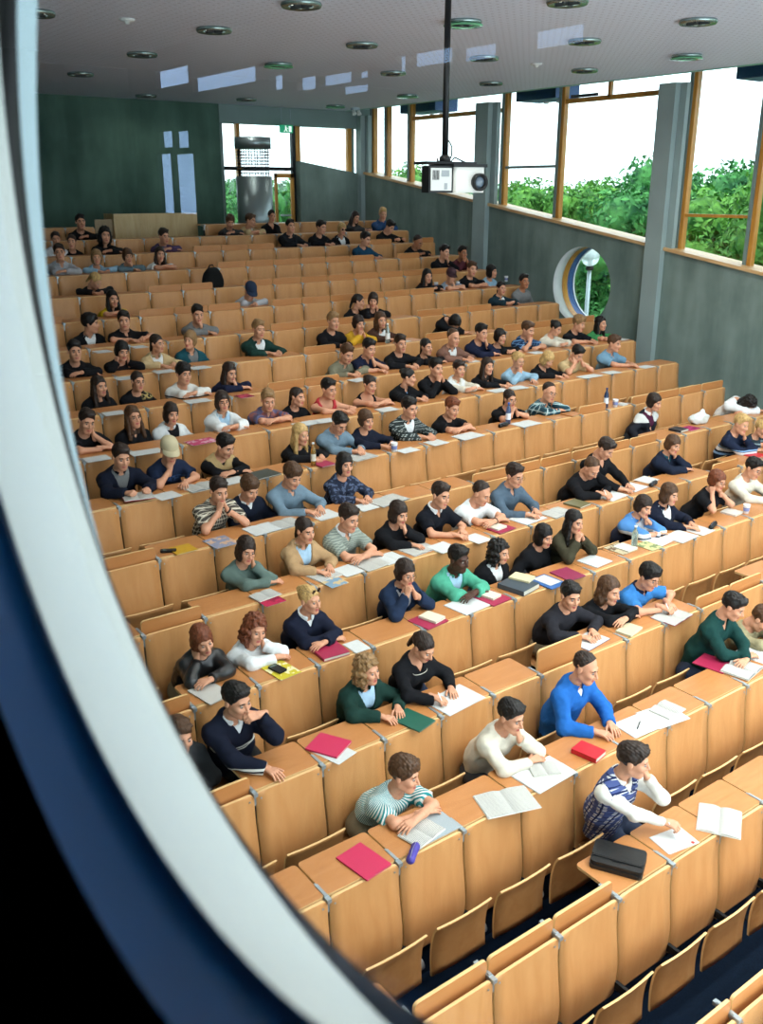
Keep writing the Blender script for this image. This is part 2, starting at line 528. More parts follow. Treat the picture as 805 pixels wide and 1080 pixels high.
bt = MB().box(XK, .166, -6.6, -6.5, 2.5, ZC+.2).box(XK, .166, 11.5, 11.6, 2.5, ZC+.2).box(XK, .166, -6.5, 11.5, ZC+.05, ZC+.2).box(XK, .166, -6.5, 11.5, 2.4, 2.5)
structure(bt.build('wall_corridor_ends', M_BOOTH))
structure(MB().box(XK-.09, XK-.084, -6.5, 11.5, 4.5, 7.0).build('window_tint', mat('blue_tinted_glass', '#a9c4e6', .0, trans=1.0)))  # unseen tinted pane added to dim and blue the mirrored sky

# ---------------------------------------------------------------- people: who sits where
# desk row, seat, head centre in the survey (u, v), arms, head turn, head tilt, sex, hair, hair colour, top, sleeve, neck, inner, skin, extras
PEOPLE = '''
16 11 85 234 fold 5 0 m sh k black L c - 1 -|man in dark top below the grey-green back wall|top left of the hall, beside the pale wooden booth
15 9 59 252 lap 10 5 f po d white L c - 1 -|woman half hidden by the round window frame|far left near the top, hair tied back
15 10 76 255 lap 25 0 f po d black L c - 1 -|smiling woman in black with tied back hair|second from the left near the top
15 11 111 248 fold 5 5 m cu k black L c - 1 -|person with curly dark hair and black top|arms folded, far left below the back wall
14 9 63 266 fold 15 0 m sh d palegrey L p - 1 -|man in pale grey shirt at the far left|next to the round window frame
14 10 102 271 flat 15 5 f bb l skyblue L c - 1 -|woman in light blue sweater at the top left|brown bob, arms on the desk
14 11 135 270 chinL 5 10 f md b greyteal L c - 1 w|woman in grey-teal top with hand over her mouth|top left of the hall
14 12 169 268 fold 10 5 f lg d white S c - 1 -|woman with long dark hair and white shirt|left of the black bag
15 13 173 249 fold -10 10 m sh d plum L c - 1 -|man in plum sweater leaning on his arm|in front of the pale wooden booth
13 9 101 296 flat -35 40 f po y black L V - 1 -|blonde woman in black looking down to the side|at the far left, head bowed
12 9 119 315 fold 0 5 f lg k yellowprint S c - 1 -|woman in bright yellow printed top|long dark hair, far left
11 8 95.5 341 lap -60 5 m th k black L o white 1 -|person in black turned in profile to his neighbour|far left, dark fringe
11 9 131 337.6 flat 20 5 m sh k blackshirt S p - 1 -|man in black shirt beside the person in profile|forearms on the desk
10 7 79 370 fold 5 5 m sh k bandtop L c - 1 -|man in black top with white and blue chest band|far left edge
10 8 129 370 cheek2 0 15 f md k black L c - 1 -|woman in black resting her cheek on both hands|dark wavy hair, far left
10 9 166 362 flat -25 5 f po d beige L o white 1 -|woman in beige jacket over white top|hair tied back, looking right
10 10 200.5 358.6 lap 50 0 f md l teal L o grey 1 -|smiling woman in teal denim jacket turned left|left part of the hall
11 11 208.6 331 chinL 10 10 m sh k grey L c - 1 -|man in grey sweater with hand before his face|behind the woman in teal jacket
12 13 264.5 307 chinR 5 35 m cn d palegrey L c - 1 -|person in dark blue baseball cap with head bowed|pale grey top, sitting alone
10 12 273 347 flat 0 5 m sh l darkgreen L o white 1 -|man in dark green jacket with fair hair|alone in the middle of his row
16 16 243 234 fold 20 20 m th b darkgrey L c - 1 -|brown haired person leaning before the silver column|in the topmost row
16 17 264.5 232.6 fold -30 10 m sh b beige L o white 1 -|man in beige jacket before the silver column|topmost row, looking aside
16 18 287 228 lap 10 5 f po k black L V - 1 -|woman in black in front of the glass door|topmost row, hair tied back
15 18 306.5 238.4 flat 5 0 m sh k blacksuit L o black 1 -|man in dark suit below the sloping parapet|leftmost of three in dark clothes
15 19 339 239.7 flat -15 10 m sh k black L c - 1 -|dark haired man in black beside the blonde woman|near the top, middle of the hall
15 20 361 241.7 lap 10 5 f md y black L o white 1 s|blonde woman in dark glasses and black jacket|white top, near the top
16 22 375 229 flat -10 20 f lg d darkgrey L c - 1 -|woman with long dark hair at the parapet|grey top, topmost row
16 23 404 225.5 chinR 20 15 m sh y denim L p - 1 -|blond person in blue denim jacket|topmost row at the right wall
15 22 411.5 239 read -15 35 m sh k black L c - 1 -|dark haired man in black reading a paper|near the top right of the rows
14 20 385.6 252 flat -20 15 m sh k petrol L c - 1 -|man in petrol blue jacket|sitting alone near the top
14 22 441 255 fold -15 30 m rc d black L c - 2 -|balding man in black bent over his desk|alone near the right wall
13 22 469 265.6 chinL -10 10 m sh k black L c - 1 -|dark haired man in black with hand at his mouth|by the right wall near the top
13 23 488 266.5 chin2 5 5 m sh k maroon L c - 2 g|man in maroon shirt with glasses and clasped hands|by the right wall
12 20 451 291 fold 10 10 f lg k black L c - 1 -|woman with long black hair beside paper cup|upper right of the rows
12 21 476 291 chinL 10 15 m cd d greyblue S c - 1 -|person in dark cap with grey-blue T-shirt|bare arm raised to the head
12 22 498 283.6 fold 15 5 m sh b black S c - 1 -|brown haired man in black T-shirt by the wall|arms crossed on the desk, upper right
12 23 519 286 lap -15 5 f bb k skyblue S c - 1 -|woman with dark bob and light blue T-shirt|next to the right wall
11 22 529 303.7 fold 10 5 f po k darkteal L o white 1 -|woman in dark blazer over white blouse|near the round side window
11 23 553 296.6 lap 15 0 m sh k grey L c - 2 -|man in grey sweater left of the round side window|end of his row
11 16 378.5 318 lap -50 10 f po k black L c - 1 -|woman in black turned to her neighbour|dark hair tied back, middle of the hall
11 17 393.7 317 cheek2 35 10 f md d black L c - 1 -|woman resting her head on her fist behind the brown jacket|middle of the hall
10 14 351.7 338.6 flat 0 5 m sh l black L c - 1 -|fair haired man in black sweater|next to the woman in yellow sweater
10 15 378.5 341 chin2 0 10 f md d mustard L c - 1 -|woman in mustard yellow sweater|both hands before her face
10 16 402 337.6 flat 10 5 f wv b brown L o white 1 -|woman in dark brown jacket with wavy brown hair|holding a white bottle
10 18 480 340 sleep 0 60 f md k black L c - 1 -|person with black hair asleep on folded arms|between empty seats
9 13 366 373 flat 0 20 m sh b khaki L p - 1 -|man in khaki jacket looking down|in the middle of the hall
9 14 389.5 367 chinL -5 15 m sh k navy S p - 1 -|man in navy polo with his fist at his chin|beside the man in khaki jacket
9 15 422.7 362 flat 10 5 m sh d black L c - 1 -|man in plain black sweater facing ahead|in the middle, below the woman in brown jacket
9 16 450 365.7 fold -5 5 f po k blackblue L c - 1 -|woman in black top with pale blue cuffs|hair tied back, middle of the hall
9 17 478.6 356 flat 0 10 m rc b rosebrown L o white 1 -|man in rose-brown cardigan|high forehead, middle right of the hall
9 18 508 350.5 chinL -5 10 m sh k navy L c - 1 -|dark haired man in navy with hand on mouth|right of the rose-brown cardigan
9 19 528 355 fold -5 5 f md k black L V - 1 -|woman in black with dark hair beside the blue checked shirt|upper right
9 20 557 347.5 chinR -10 15 m sh b bluecheck S p - 1 -|man in blue checked short sleeved shirt|elbow propped, upper right
8 15 460 388 chin2 0 5 m sh k black L c - 1 -|man in black gesturing with both hands|middle of the hall
8 16 484.5 389 fold 5 5 f sh d white K V cream 1 -|person in white V-neck vest|beside the gesturing man in black
8 17 514.5 386 flat 5 5 f lg d black L V - 1 -|woman with long brown hair and black cardigan|left of the blonde in light blue
8 18 546.5 380 chinR 0 10 f sh y skyblue L c - 1 g|blonde woman in light blue sweater with glasses|hand to her mouth
9 21 586.5 346 fold -15 25 f bn k cream L c - 1 -|woman in cream sweater with dark hair pinned up|right side, looking down
9 22 611 341 flat -10 15 m th l black S c - 1 -|fair haired man in black beside the green top|right side near the wall
9 23 634 341 fold -5 5 f lg k green S c - 1 -|woman in green top with long dark curls|at the right wall
8 19 578 379 flat -5 35 f bb y black L V - 1 -|blonde in black cardigan looking down|white collar, right side
8 20 609 373 hide 0 35 m sh k beige S p - 1 -|man in beige shirt hiding his face in his hands|right side
8 22 648 362 flat -15 10 m sh b steelblue S p - 1 -|man in steel blue shirt at the row end|beside the grey wall column
7 17 579.5 413.5 cheekL 5 10 m rc d tealplaid L p - 1 g|man in teal plaid shirt with glasses|leaning on his left hand
7 16 538 420.5 chin2 5 10 f po d black S c - 1 g|woman in black with glasses and hands at mouth|behind a blue water bottle
6 19 690.5 424 lap -10 15 f md d collarjacket L o plum 1 -|woman in dark jacket with white collar and plum top|long brown hair, right side
6 23 789.5 426 sleep 60 60 m cu k white L c - 1 -|person with dark curls asleep in white sweater|lying on the desk at right edge
5 21 782 447 chinL 0 15 m sh y nordic L c - 1 -|blond man in navy sweater with white bands|right edge of the hall
5 22 804 452 fold 0 20 f sh y darkstripe S c - 1 -|person in dark striped top cut by right edge|beside the blond man
9 7 105 407 lap -15 5 f lg d black L c - 1 -|woman with long dark brown hair in black|far left, second row of the dense block
9 8 145.6 402 lap -5 5 f po d blackprint S c - 1 g|woman with glasses and printed black T-shirt|ponytail, left side
9 9 194 394 fold -5 5 m th k whiteband L V - 1 -|man in white sweater with two dark bands|black fringe, left side
9 10 242.5 392.6 chinL -10 15 f lg d navy L c - 1 -|woman with long straight hair in navy jacket|hand at her cheek
8 6 91.7 444 cheekL 0 15 m sh d black S c - 1 -|man in black T-shirt with chin on hand|far left beside the window frame
8 7 140.8 439.5 lap -5 0 f lg b black L V - 1 g|woman with glasses and black cardigan|long hair over one shoulder, left
8 8 181 436 lap 0 10 f bb d white L o black 1 -|woman with dark bob and white jacket|black top, left side
8 9 235 423 fold 10 5 f bb d white L o lightblue 1 g|woman in white jacket over light blue shirt|glasses, arms folded
8 10 283 421.7 fold 15 15 m sh l multi S p - 1 -|fair man in multicoloured polo shirt|arms folded on the desk
8 11 314 418.5 lap -20 5 f po d black L c - 1 -|woman in black beside the red tank top|dark hair tied back
7 6 128 481.5 read 0 15 m sh d darknavy L o grey 1 -|man in dark navy jacket with red booklet|left side, short dark hair
7 7 179 475 chinR 5 20 m cb b navyprint S c - 1 -|man in beige baseball cap and navy sweatshirt|chin on hand
7 8 237.7 470 fold -20 25 m sh k sandvest K V black 1 -|man in sand vest with black shoulders|dark hair, looking down
7 10 317.5 458 flat -15 10 f lg y black L c - 1 -|woman with long blonde hair in black|behind the juice bottle
6 7 231 517 chin2 0 15 m sh d plaidgrey S p - 1 w|man in brown plaid shirt with clasped hands|wrist watch, left side
6 8 263.5 515 lap -5 25 m th b navyv L V white 1 -|man in dark navy sweater with white collar|looking down, left side
6 9 308.5 501.5 flat -5 25 m th b bluegrey L p - 1 -|man in blue-grey shirt with brown fringe|looking down at papers
8 12 347 410 flat -10 10 m sh k redtank N c - 1 -|person in red tank top|short black hair
8 13 390.5 405.5 fold 0 10 f bn d black N c - 1 -|woman in black tank top|bare crossed arms
8 14 431 397.5 flat -45 10 f bn k black L p bluecollar 1 -|woman in black sweater with blue collar in profile|turned to the gesturing man
7 11 358 446 flat -5 35 m sh k bluegrey L p - 1 g|man in blue-grey shirt with glasses reading|head lowered beside the blonde woman
7 12 386.6 442.7 flat 0 10 f md b darknavy L c - 1 -|woman in dark navy top beside paper cup|brown hair, middle of the hall
7 13 432 430 flat -5 10 m sh k darkplaid L o white 1 -|man in black and white checked shirt|white T-shirt under it
7 14 477 430 fold 0 15 m sh r black S c - 1 -|red haired man in black T-shirt|arms folded on the desk
6 10 364 489.5 flat 5 5 f bb k darkfloral L c - 1 -|smiling woman in dark patterned blouse|black fringe, middle of the hall
5 11 465 522 flat -5 10 m sh d blackpolo S p - 1 -|man in black polo with white piping|middle of the hall
5 12 508 520 fold -15 25 m rc d white S c - 1 w|man in white T-shirt|looking down, arms folded
5 13 543 501 flat -5 15 m sh d slate L p - 1 g|man in slate blue shirt with glasses|beside the white T-shirt
5 10 421 541 chinL -5 15 f bb d black L c - 1 -|woman in black with brown hair beside black polo|hand near her chin
5 9 368 546 fold -10 15 m sh d greycheck S p - 1 -|man in grey-green checked shirt with crew cut|arms crossed on the desk
5 15 624 493.5 write 0 40 m rc b black L c - 1 -|man with thinning hair writing in black sweater|bent over his papers
5 16 639 472.7 flat -15 35 m sh d black L V - 1 w|tall dark haired man in black looking at neighbours paper|wrist watch, leaning in
5 18 710 469 cheekL 5 15 f md b navyteal L V teal 1 -|woman in navy cardigan over teal top|cheek on her left hand, right side
4 15 679 534 cheekL 5 15 f md d sportjacket L o palegrey 1 -|woman in navy jacket with white and blue shoulders|head on her hand, right side
4 16 706.5 521 flat -5 10 f bb b darknavy L o white 1 -|woman in dark blazer over white shirt at right|pencil case before her
4 17 757 506.6 cheek2 0 15 f md r black S c - 1 g|woman with glasses and both fists at her cheeks|auburn hair, black top
4 19 795 493.6 flat 0 20 m sh k cream L c - 1 g|man in cream sweater with glasses at right edge|black hair
4 12 574 565 lap -5 15 f bb k black L c - 1 -|woman in black with short dark fringe|left of the olive top
4 13 606 550 chin2 -5 10 f lg k olive L c - 1 w|woman in olive top with hands clasped at chin|long black hair
5 7 260 580 cheekL 5 10 f bb d greygreen L c - 1 g|woman in grey-green sweater with glasses|chin in her hand, left side
5 8 322 559 flat -10 10 f po d camel L o lightblue 1 -|woman in camel cardigan over light blue shirt|hair tied back
4 7 327 632 fold -15 5 f bn y navywhite L V white 1 h|blonde woman with sunglasses on her hair|navy cardigan with white edging
4 6 269.6 663.5 cheekL 0 10 f cu r white L c - 1 -|woman in white sweater with curly auburn hair|cheek on her hand
4 5 213.7 674.7 cheekR 0 15 f bb r leather L c - 1 w|woman in black leather jacket|auburn bob, hand over her cheek
3 5 250 738 penup -15 10 m sh k navystripe L V white 1 -|man in navy sweater with two white stripes|pen at his mouth, one hand flat
3 7 388 706 flat -15 5 f cu l darkgreen L o lightblue 1 -|woman in dark green blazer with curly fair hair|light blue shirt
3 8 447 682 write -10 30 f po d black L V - 1 n|woman in black cardigan writing|necklace, dark hair tied back
2 6 427 816 fold -30 10 m th b stripeteal S c - 1 -|man in teal and white striped T-shirt|arms folded on the desk, at front
4 9 428 604 chin2 0 10 f md d inkblue L o palegrey 1 g|woman in ink blue jacket with glasses|hands clasped before her mouth
4 10 484 589 fold -10 10 m sh k mint L o lightblue 3 -|dark skinned man in mint green cardigan|arms crossed over the desk
4 11 527 581.5 lap -15 10 f cu k black L o white 1 -|woman with long black curls and white collar|middle right
3 11 602 628 flat 15 10 m sh k charcoal L c - 1 -|black haired man in charcoal sweater looking at the camera|behind the folded-up desk board
3 12 643 622.5 fold -5 10 m wv b black L c - 1 -|man with long brown hair in black sweater|between charcoal sweater and blue polo
3 13 685 608 write 0 20 m th k bluepolo S p - 1 g|man in bright blue polo with glasses|leaning over his notes
2 13 773.5 639 fold -20 25 m sh k deepgreen L p - 1 -|man in dark green shirt with bowed head|arms crossed, right side
2 14 803 652 fold -20 40 m sh b olivebeige L c - 1 -|person in pale olive jacket cut by right edge|bent forward
2 9.6 618 704 flat -15 15 m bd d royal L p white 1 -|man in royal blue sweater with cropped hair|leaning on the desk in front
2 8 539 754.5 chinL -10 15 m sh k cream L c - 1 -|man in cream sweatshirt with black hair|fist at his chin, front
1 9 668 801 writeL -35 10 m sh d plaidvest K V whiteshirt 1 -|man in white shirt and blue plaid waistcoat|hand at mouth, nearest the front
3 4 190 775 lap 0 10 m sh b darkgrey L c - 1 -|person almost hidden by the window frame|next to the navy striped sweater
'''
FOLDED = {0: [6, 7, 8, 9, 10, 11], 1: [5, 6, 7], 3: [4, 10, 14, 15], 4: [4], 5: [5, 19], 6: [5, 13, 14, 15, 16, 17, 18], 7: [18, 20, 21, 22, 23], 9: [11, 12],
          10: [13, 17, 20, 21, 22, 23], 11: [13, 14, 15, 18, 19, 20], 12: [7, 10, 11, 12, 14, 15, 16, 17, 18, 19],
          13: [11, 12]+list(range(14, 22)), 14: [14, 15, 16, 17, 18, 19, 21], 15: [14, 15, 16, 21, 23]}
IMIN = {0: 6, 1: 4, 2: 4, 3: 4, 4: 4, 5: 4, 6: 4, 7: 5, 8: 5, 9: 6, 10: 6, 11: 7, 12: 7, 13: 7, 14: 8, 15: 8, 16: 9, 17: 9}
IMAX = {0: 11, 1: 13, 2: 16, 3: 18, 4: 21}
PP = []
for ln in PEOPLE.strip().splitlines():
    spec, short, extra = ln.split('|')
    t = spec.split()
    PP.append(dict(k=int(t[0]), i=float(t[1]), u=float(t[2]), v=float(t[3]), pose=t[4], yaw=float(t[5]), pitch=float(t[6]), sex=t[7], hair=t[8],
                   hc=t[9], top=t[10], sl=t[11], neck=t[12], inner=t[13], skin=t[14], ex=t[15], short=short, extra=extra))

# ---------------------------------------------------------------- lecture seats
def panel_mesh():
    """moulded back panel, S-shaped in section, pale rim"""
    m = MB()
    zs = [0, -.006, -.02, -.04, -.08, -.16, -.24, -.32, -.40, -.48, -.56, -.63, -.70, -.745, -.765, -.775]
    def prof(z):
        t = max(0, min(1, (-z-.10)/.50))
        return .012-.050*t*t*(3-2*t)+.05*max(0, -z-.55)
    W, r, N = .272, .04, 6
    fr, bk = [], []
    for z in zs:
        d = min(-z, z+.775)
        w = W-(r-math.sqrt(max(0, r*r-(r-d)**2)) if d < r else 0)
        fr.append([(-w+2*w*i/N, prof(z)-.010, z) for i in range(N+1)])
        bk.append([(-w+2*w*i/N, prof(z)+.010, z) for i in range(N+1)])
    n = N+1
    vs = [p for row in fr for p in row]+[p for row in bk for p in row]
    off = len(zs)*n
    fs = [(j*n+i, j*n+i+1, (j+1)*n+i+1, (j+1)*n+i) for j in range(len(zs)-1) for i in range(N)]
    m.add(vs, fs+[tuple(off+a for a in f[::-1]) for f in fs], 0, True)
    b = [j*n for j in range(len(zs))]+[(len(zs)-1)*n+i for i in range(1, n)]+[j*n+N for j in range(len(zs)-2, -1, -1)]+[i for i in range(N-1, 0, -1)]
    rim = [(b[q], b[(q+1) % len(b)], off+b[(q+1) % len(b)], off+b[q]) for q in range(len(b))]
    m.f += [list(f) for f in rim]; m.m += [1]*len(rim); m.sm += [False]*len(rim)
    for sx in (-.235, .235):      # screws
        m.lathe([(.007, 0), (.007, .003)], 8, 2, Matrix.Translation((sx, -.001, -.05)) @ Matrix.Rotation(math.pi/2, 4, 'X'))
    return m.mesh('back_panel', [M_WOOD, M_EDGE, M_STEEL])


ME_PANEL = panel_mesh()
ME_DESK = MB().plate(.545, .36, .022, .03, 0, 1, None, 4, (0, .18, 0)).mesh('desk_board', [M_DESK, M_EDGE])


def seatboard():
    m = MB()
    n, d = 8, .43
    top = []
    for j in range(n+1):
        t = j/n
        top.append((-.02+d*t, .022*math.sin(t*math.pi)+(-.02*max(0, t-.85)/.15)))
    W = .238
    vs = []
    for y, z in top:
        for x in (-W, -W*.5, 0, W*.5, W): vs.append((x, -y, z-.012*(1-(x/W)**2)))
    fs = [(j*5+i, j*5+i+1, (j+1)*5+i+1, (j+1)*5+i) for j in range(n) for i in range(4)]
    o = len(vs)
    vs2 = vs+[(x, y, z-.016) for x, y, z in vs]
    m.add(vs2, fs+[tuple(o+a for a in f[::-1]) for f in fs], 0, True)
    b = [j*5 for j in range(n+1)]+[n*5+i for i in range(1, 5)]+[j*5+4 for j in range(n-1, -1, -1)]+[3, 2, 1]
    rim = [(b[q], b[(q+1) % len(b)], o+b[(q+1) % len(b)], o+b[q]) for q in range(len(b))]
    m.f += [list(f) for f in rim]; m.m += [1]*len(rim); m.sm += [False]*len(rim)
    return m.mesh('seat_board', [M_SEATW, M_EDGE])


ME_SEAT = seatboard()
ME_BRK = MB().box(-.016, .016, -.012, .17, -.022, .006).box(-.011, .011, .03, .15, .006, .013).box(-.016, .016, .005, .05, -.10, -.02).mesh('desk_bracket', M_STEEL)
ME_POST = MB().box(-.013, .013, .012, .05, -1.06, -.02).box(-.05, .05, -.05, .10, -1.06, -1.05).box(-.013, .013, -.16, .02, -.72, -.66).mesh('support_post', M_DSTEEL)
ME_HNG = MB().lathe([(.03, -.036), (.042, -.03), (.042, .03), (.03, .036)], 14, 0, Matrix.Rotation(math.pi/2, 4, 'Y')).mesh('seat_hinge', M_STEEL)
ORD = ['', 'first', 'second', 'third', 'fourth', 'fifth', 'sixth', 'seventh', 'eighth', 'ninth', 'tenth', 'eleventh', 'twelfth', 'thirteenth', 'fourteenth']
BEHIND = {(p['k'], round(p['i'])): p for p in PP}          # uses the desk of seat (k, i)
SITS = {(p['k']+1, round(p['i'])): p for p in PP}


def seat_label(k, i, folded):
    d = ', desk folded up' if folded else ''
    def cut(s): return ' '.join(s.split()[:16])
    if (k, i) in BEHIND: return cut('beech seat panel in front of the ' + BEHIND[k, i]['short'])
    if (k, i) in SITS: return cut('beech seat under the ' + SITS[k, i]['short'] + d)
    for dct, word in ((SITS, ''), (BEHIND, 'seat before the ')):
        c = sorted([(abs(j-i), j) for (q, j) in dct if q == k])
        if c and c[0][0] < 15:
            n, j = c[0]
            side = 'right' if i > j else 'left'
            return cut('empty beech seat, %s %s of the %s%s' % (ORD[n], side, word, dct[k, j]['short']))
    return 'empty beech seat in foremost row at bottom edge, %s from the left%s' % (ORD[max(1, min(14, i-5))], d)


PROTO = {}
for k in range(0, 18):
    for i in range(IMIN[k], IMAX.get(k, 23)+1):
        if k == 17 and 12 <= i <= 15: continue
        folded = i in FOLDED.get(k, [])
        sat = (k, i) in SITS
        if (folded, sat) in PROTO and (k, i) != (3, 10):
            s = copy_tree(PROTO[folded, sat])
        else:
            s = empty('lecture_seat', (0, 0, 0))
            link('back_panel', ME_PANEL, s)
            o = link('desk_board', ME_DESK, s, (0, .035, -.004))
            if folded:
                o.location = (0, .075, -.255 if (k, i) != (3, 10) else -.15); o.rotation_euler = (math.radians(91), 0, 0)
            o = link('seat_board', ME_SEAT, s, (0, -.07, -.63))
            if not sat:
                o.location = (0, -.285, -.715); o.rotation_euler = (math.radians(-86), 0, 0)
            link('desk_bracket', ME_BRK, s, (-.28, 0, 0))
            link('support_post', ME_POST, s, (-.28, 0, 0))
            link('seat_hinge', ME_HNG, s, (-.28, -.20, -.69))
            if (k, i) != (3, 10): PROTO[folded, sat] = s
        s.location = (SEAT*i, yk(k), TOP[k])
        tag(s, seat_label(k, i, folded), 'seat', 'folding beech lecture seats in rising rows')

# ---------------------------------------------------------------- modelling with distance fields (one smooth closed surface per body or garment)
F32 = np.float32


def surface(fn, lo, hi, h):
    """surface of fn(P)=0 on a grid of step h -> vertices, quads"""
    lo = np.array(lo, F32); hi = np.array(hi, F32)
    n = np.maximum(4, np.ceil((hi-lo)/h).astype(int)+1)
    ax = [lo[a]+h*np.arange(n[a], dtype=F32) for a in range(3)]
    P = np.stack(np.meshgrid(*ax, indexing='ij'), -1).reshape(-1, 3)
    V = fn(P).reshape(n).astype(F32)
    V[0], V[-1], V[:, 0], V[:, -1], V[:, :, 0], V[:, :, -1] = (np.maximum(q, 1e-4) for q in (V[0], V[-1], V[:, 0], V[:, -1], V[:, :, 0], V[:, :, -1]))
    S = V < 0
    cn = n-1
    acc = np.zeros((*cn, 3), F32); cnt = np.zeros(cn, F32)
    quads = []
    idx = np.arange(np.prod(cn)).reshape(cn)
    for a in range(3):
        b, c = (a+1) % 3, (a+2) % 3
        s0 = [slice(None)]*3; s1 = [slice(None)]*3
        s0[a] = slice(0, -1); s1[a] = slice(1, None)
        A, B = V[tuple(s0)], V[tuple(s1)]
        m = S[tuple(s0)] != S[tuple(s1)]
        e = np.argwhere(m)
        if len(e) == 0: continue
        va, vb = A[m], B[m]
        pos = e.astype(F32).copy()
        pos[:, a] += va/(va-vb)
        cells = []
        ok = (e[:, b] > 0) & (e[:, c] > 0) & (e[:, b] < n[b]-1) & (e[:, c] < n[c]-1)
        for db in (1, 0):
            for dc in (1, 0):
                q = e.copy(); q[:, b] -= db; q[:, c] -= dc
                g = (q[:, b] >= 0) & (q[:, c] >= 0) & (q[:, b] < cn[b]) & (q[:, c] < cn[c])
                qq = q[g]
                np.add.at(acc, (qq[:, 0], qq[:, 1], qq[:, 2]), pos[g])
                np.add.at(cnt, (qq[:, 0], qq[:, 1], qq[:, 2]), 1)
                cells.append(q[ok])
        ids = [idx[q[:, 0], q[:, 1], q[:, 2]] for q in cells]
        f = np.stack([ids[0], ids[2], ids[3], ids[1]], -1)
        fl_ = (va[ok] > 0)
        f[fl_] = f[fl_][:, ::-1]
        quads.append(f)
    used = cnt > 0
    vid = -np.ones(cn, int); vid[used] = np.arange(used.sum())
    verts = lo+h*(acc[used]/cnt[used][:, None])
    if not quads: return np.zeros((0, 3), F32), np.zeros((0, 4), int)
    Q = vid.reshape(-1)[np.concatenate(quads)]
    return verts.astype(F32), Q


def np_mesh(name, V, Q, mats, mi=None):
    me = bpy.data.meshes.new(name)
    me.vertices.add(len(V)); me.loops.add(len(Q)*4); me.polygons.add(len(Q))
    me.vertices.foreach_set('co', np.asarray(V, F32).ravel())
    me.loops.foreach_set('vertex_index', np.asarray(Q, np.int32).ravel())
    me.polygons.foreach_set('loop_start', np.arange(0, len(Q)*4, 4, dtype=np.int32))
    me.polygons.foreach_set('loop_total', np.full(len(Q), 4, np.int32))
    for m in mats: me.materials.append(m)
    if mi is not None: me.polygons.foreach_set('material_index', np.asarray(mi, np.int32))
    me.polygons.foreach_set('use_smooth', np.ones(len(Q), bool))
    me.update(calc_edges=True)
    return me


def smin(a, b, k):
    h = np.maximum(k-np.abs(a-b), 0)/k
    return np.minimum(a, b)-h*h*k*.25


def cap(P, a, b, r1, r2=None, sx=1.0):
    r2 = r1 if r2 is None else r2
    a = np.array(a, F32); d = np.array(b, F32)-a
    q = P-a
    t = np.clip(q @ d/max(float(d @ d), 1e-9), 0, 1)
    q = q-t[:, None]*d
    if sx != 1.0: q = q*np.array([1/sx, 1, 1], F32)
    return np.sqrt((q*q).sum(1))-(r1+(r2-r1)*t)


def ell(P, c, r):
    r = np.array(r, F32)
    q = (P-np.array(c, F32))/r
    k0 = np.sqrt((q*q).sum(1))
    return (k0-1)*float(min(r))*np.clip(k0, .4, 1.0)


def wob(P, s, seed=0.0):
    x, y, z = P[:, 0]*s+seed, P[:, 1]*s+seed*1.7, P[:, 2]*s+seed*.6
    return (np.sin(x*1.0+1.3*np.sin(y*.9+z*.4))*np.sin(z*1.1+.8*np.sin(x*.7))+.6*np.sin(2.1*y+1.7*np.sin(z*1.3)))/1.6


# ---- heads (face looks along -y, origin between the ears)
def head_sdf(P, sex):
    m = sex == 'm'
    jw = 1.0 if m else .9
    Q = P.copy(); Q[:, 0] = np.abs(Q[:, 0])
    d = ell(Q, (0, .016, .034), (.076, .094, .084))
    d = smin(d, ell(Q, (0, -.030, -.040), (.060*jw, .064, .076)), .03)
    d = smin(d, ell(Q, (0, -.066, -.098), (.026*jw, .026, .020)), .03)
    d = smin(d, cap(Q, (.050*jw, -.002, -.070), (.016, -.062, -.098), .015, .014), .028)
    d = smin(d, cap(Q, (0, -.083, .026), (.036, -.074, .024), .011 if m else .008), .016)
    d = smin(d, ell(Q, (.038, -.064, -.026), (.024, .026, .022)), .022)
    e = np.sqrt(((Q-np.array((.031, -.103, .003), F32))**2).sum(1))-.0185
    d = -smin(-d, e, .012)
    d = smin(d, cap(Q, (0, -.089, .010), (0, -.114, -.030), .0075, .0115), .010)
    d = smin(d, ell(Q, (.011, -.101, -.034), (.0085, .011, .0075)), .006)
    d = smin(d, cap(Q, (0, -.0965, -.060), (.019, -.085, -.062), .0068, .004), .006)
    d = smin(d, cap(Q, (0, -.095, -.071), (.016, -.085, -.070), .0078, .004), .006)
    d = -smin(-d, cap(Q, (0, -.104, -.0655), (.020, -.092, -.066), .0022), .003)
    ear = ell(Q-np.array((.078, .012, -.006), F32) @ np.eye(3, dtype=F32), (0, 0, 0), (.010, .020, .031))
    d = smin(d, ear, .008)
    d = smin(d, cap(Q, (0, .018, -.05), (0, .034, -.13), .050 if m else .044), .03)
    return d


def sphere(c, r, n=8):
    vs, qs = [], []
    for j in range(n+1):
        t = math.pi*j/n
        for k in range(2*n):
            a = 2*math.pi*k/(2*n)
            vs.append((c[0]+r*math.sin(t)*math.cos(a), c[1]+r*math.sin(t)*math.sin(a), c[2]+r*math.cos(t)))
    for j in range(n):
        for k in range(2*n):
            k2 = (k+1) % (2*n)
            qs.append((j*2*n+k, (j+1)*2*n+k, (j+1)*2*n+k2, j*2*n+k2))
    return np.array(vs, F32), np.array(qs)


def join(parts):
    V, Q, M = [], [], []
    o = 0
    for v, q, m in parts:
        V.append(v); Q.append(q+o); M.append(np.full(len(q), m) if np.isscalar(m) else m); o += len(v)
    return np.concatenate(V), np.concatenate(Q), np.concatenate(M)


HEADS = {}


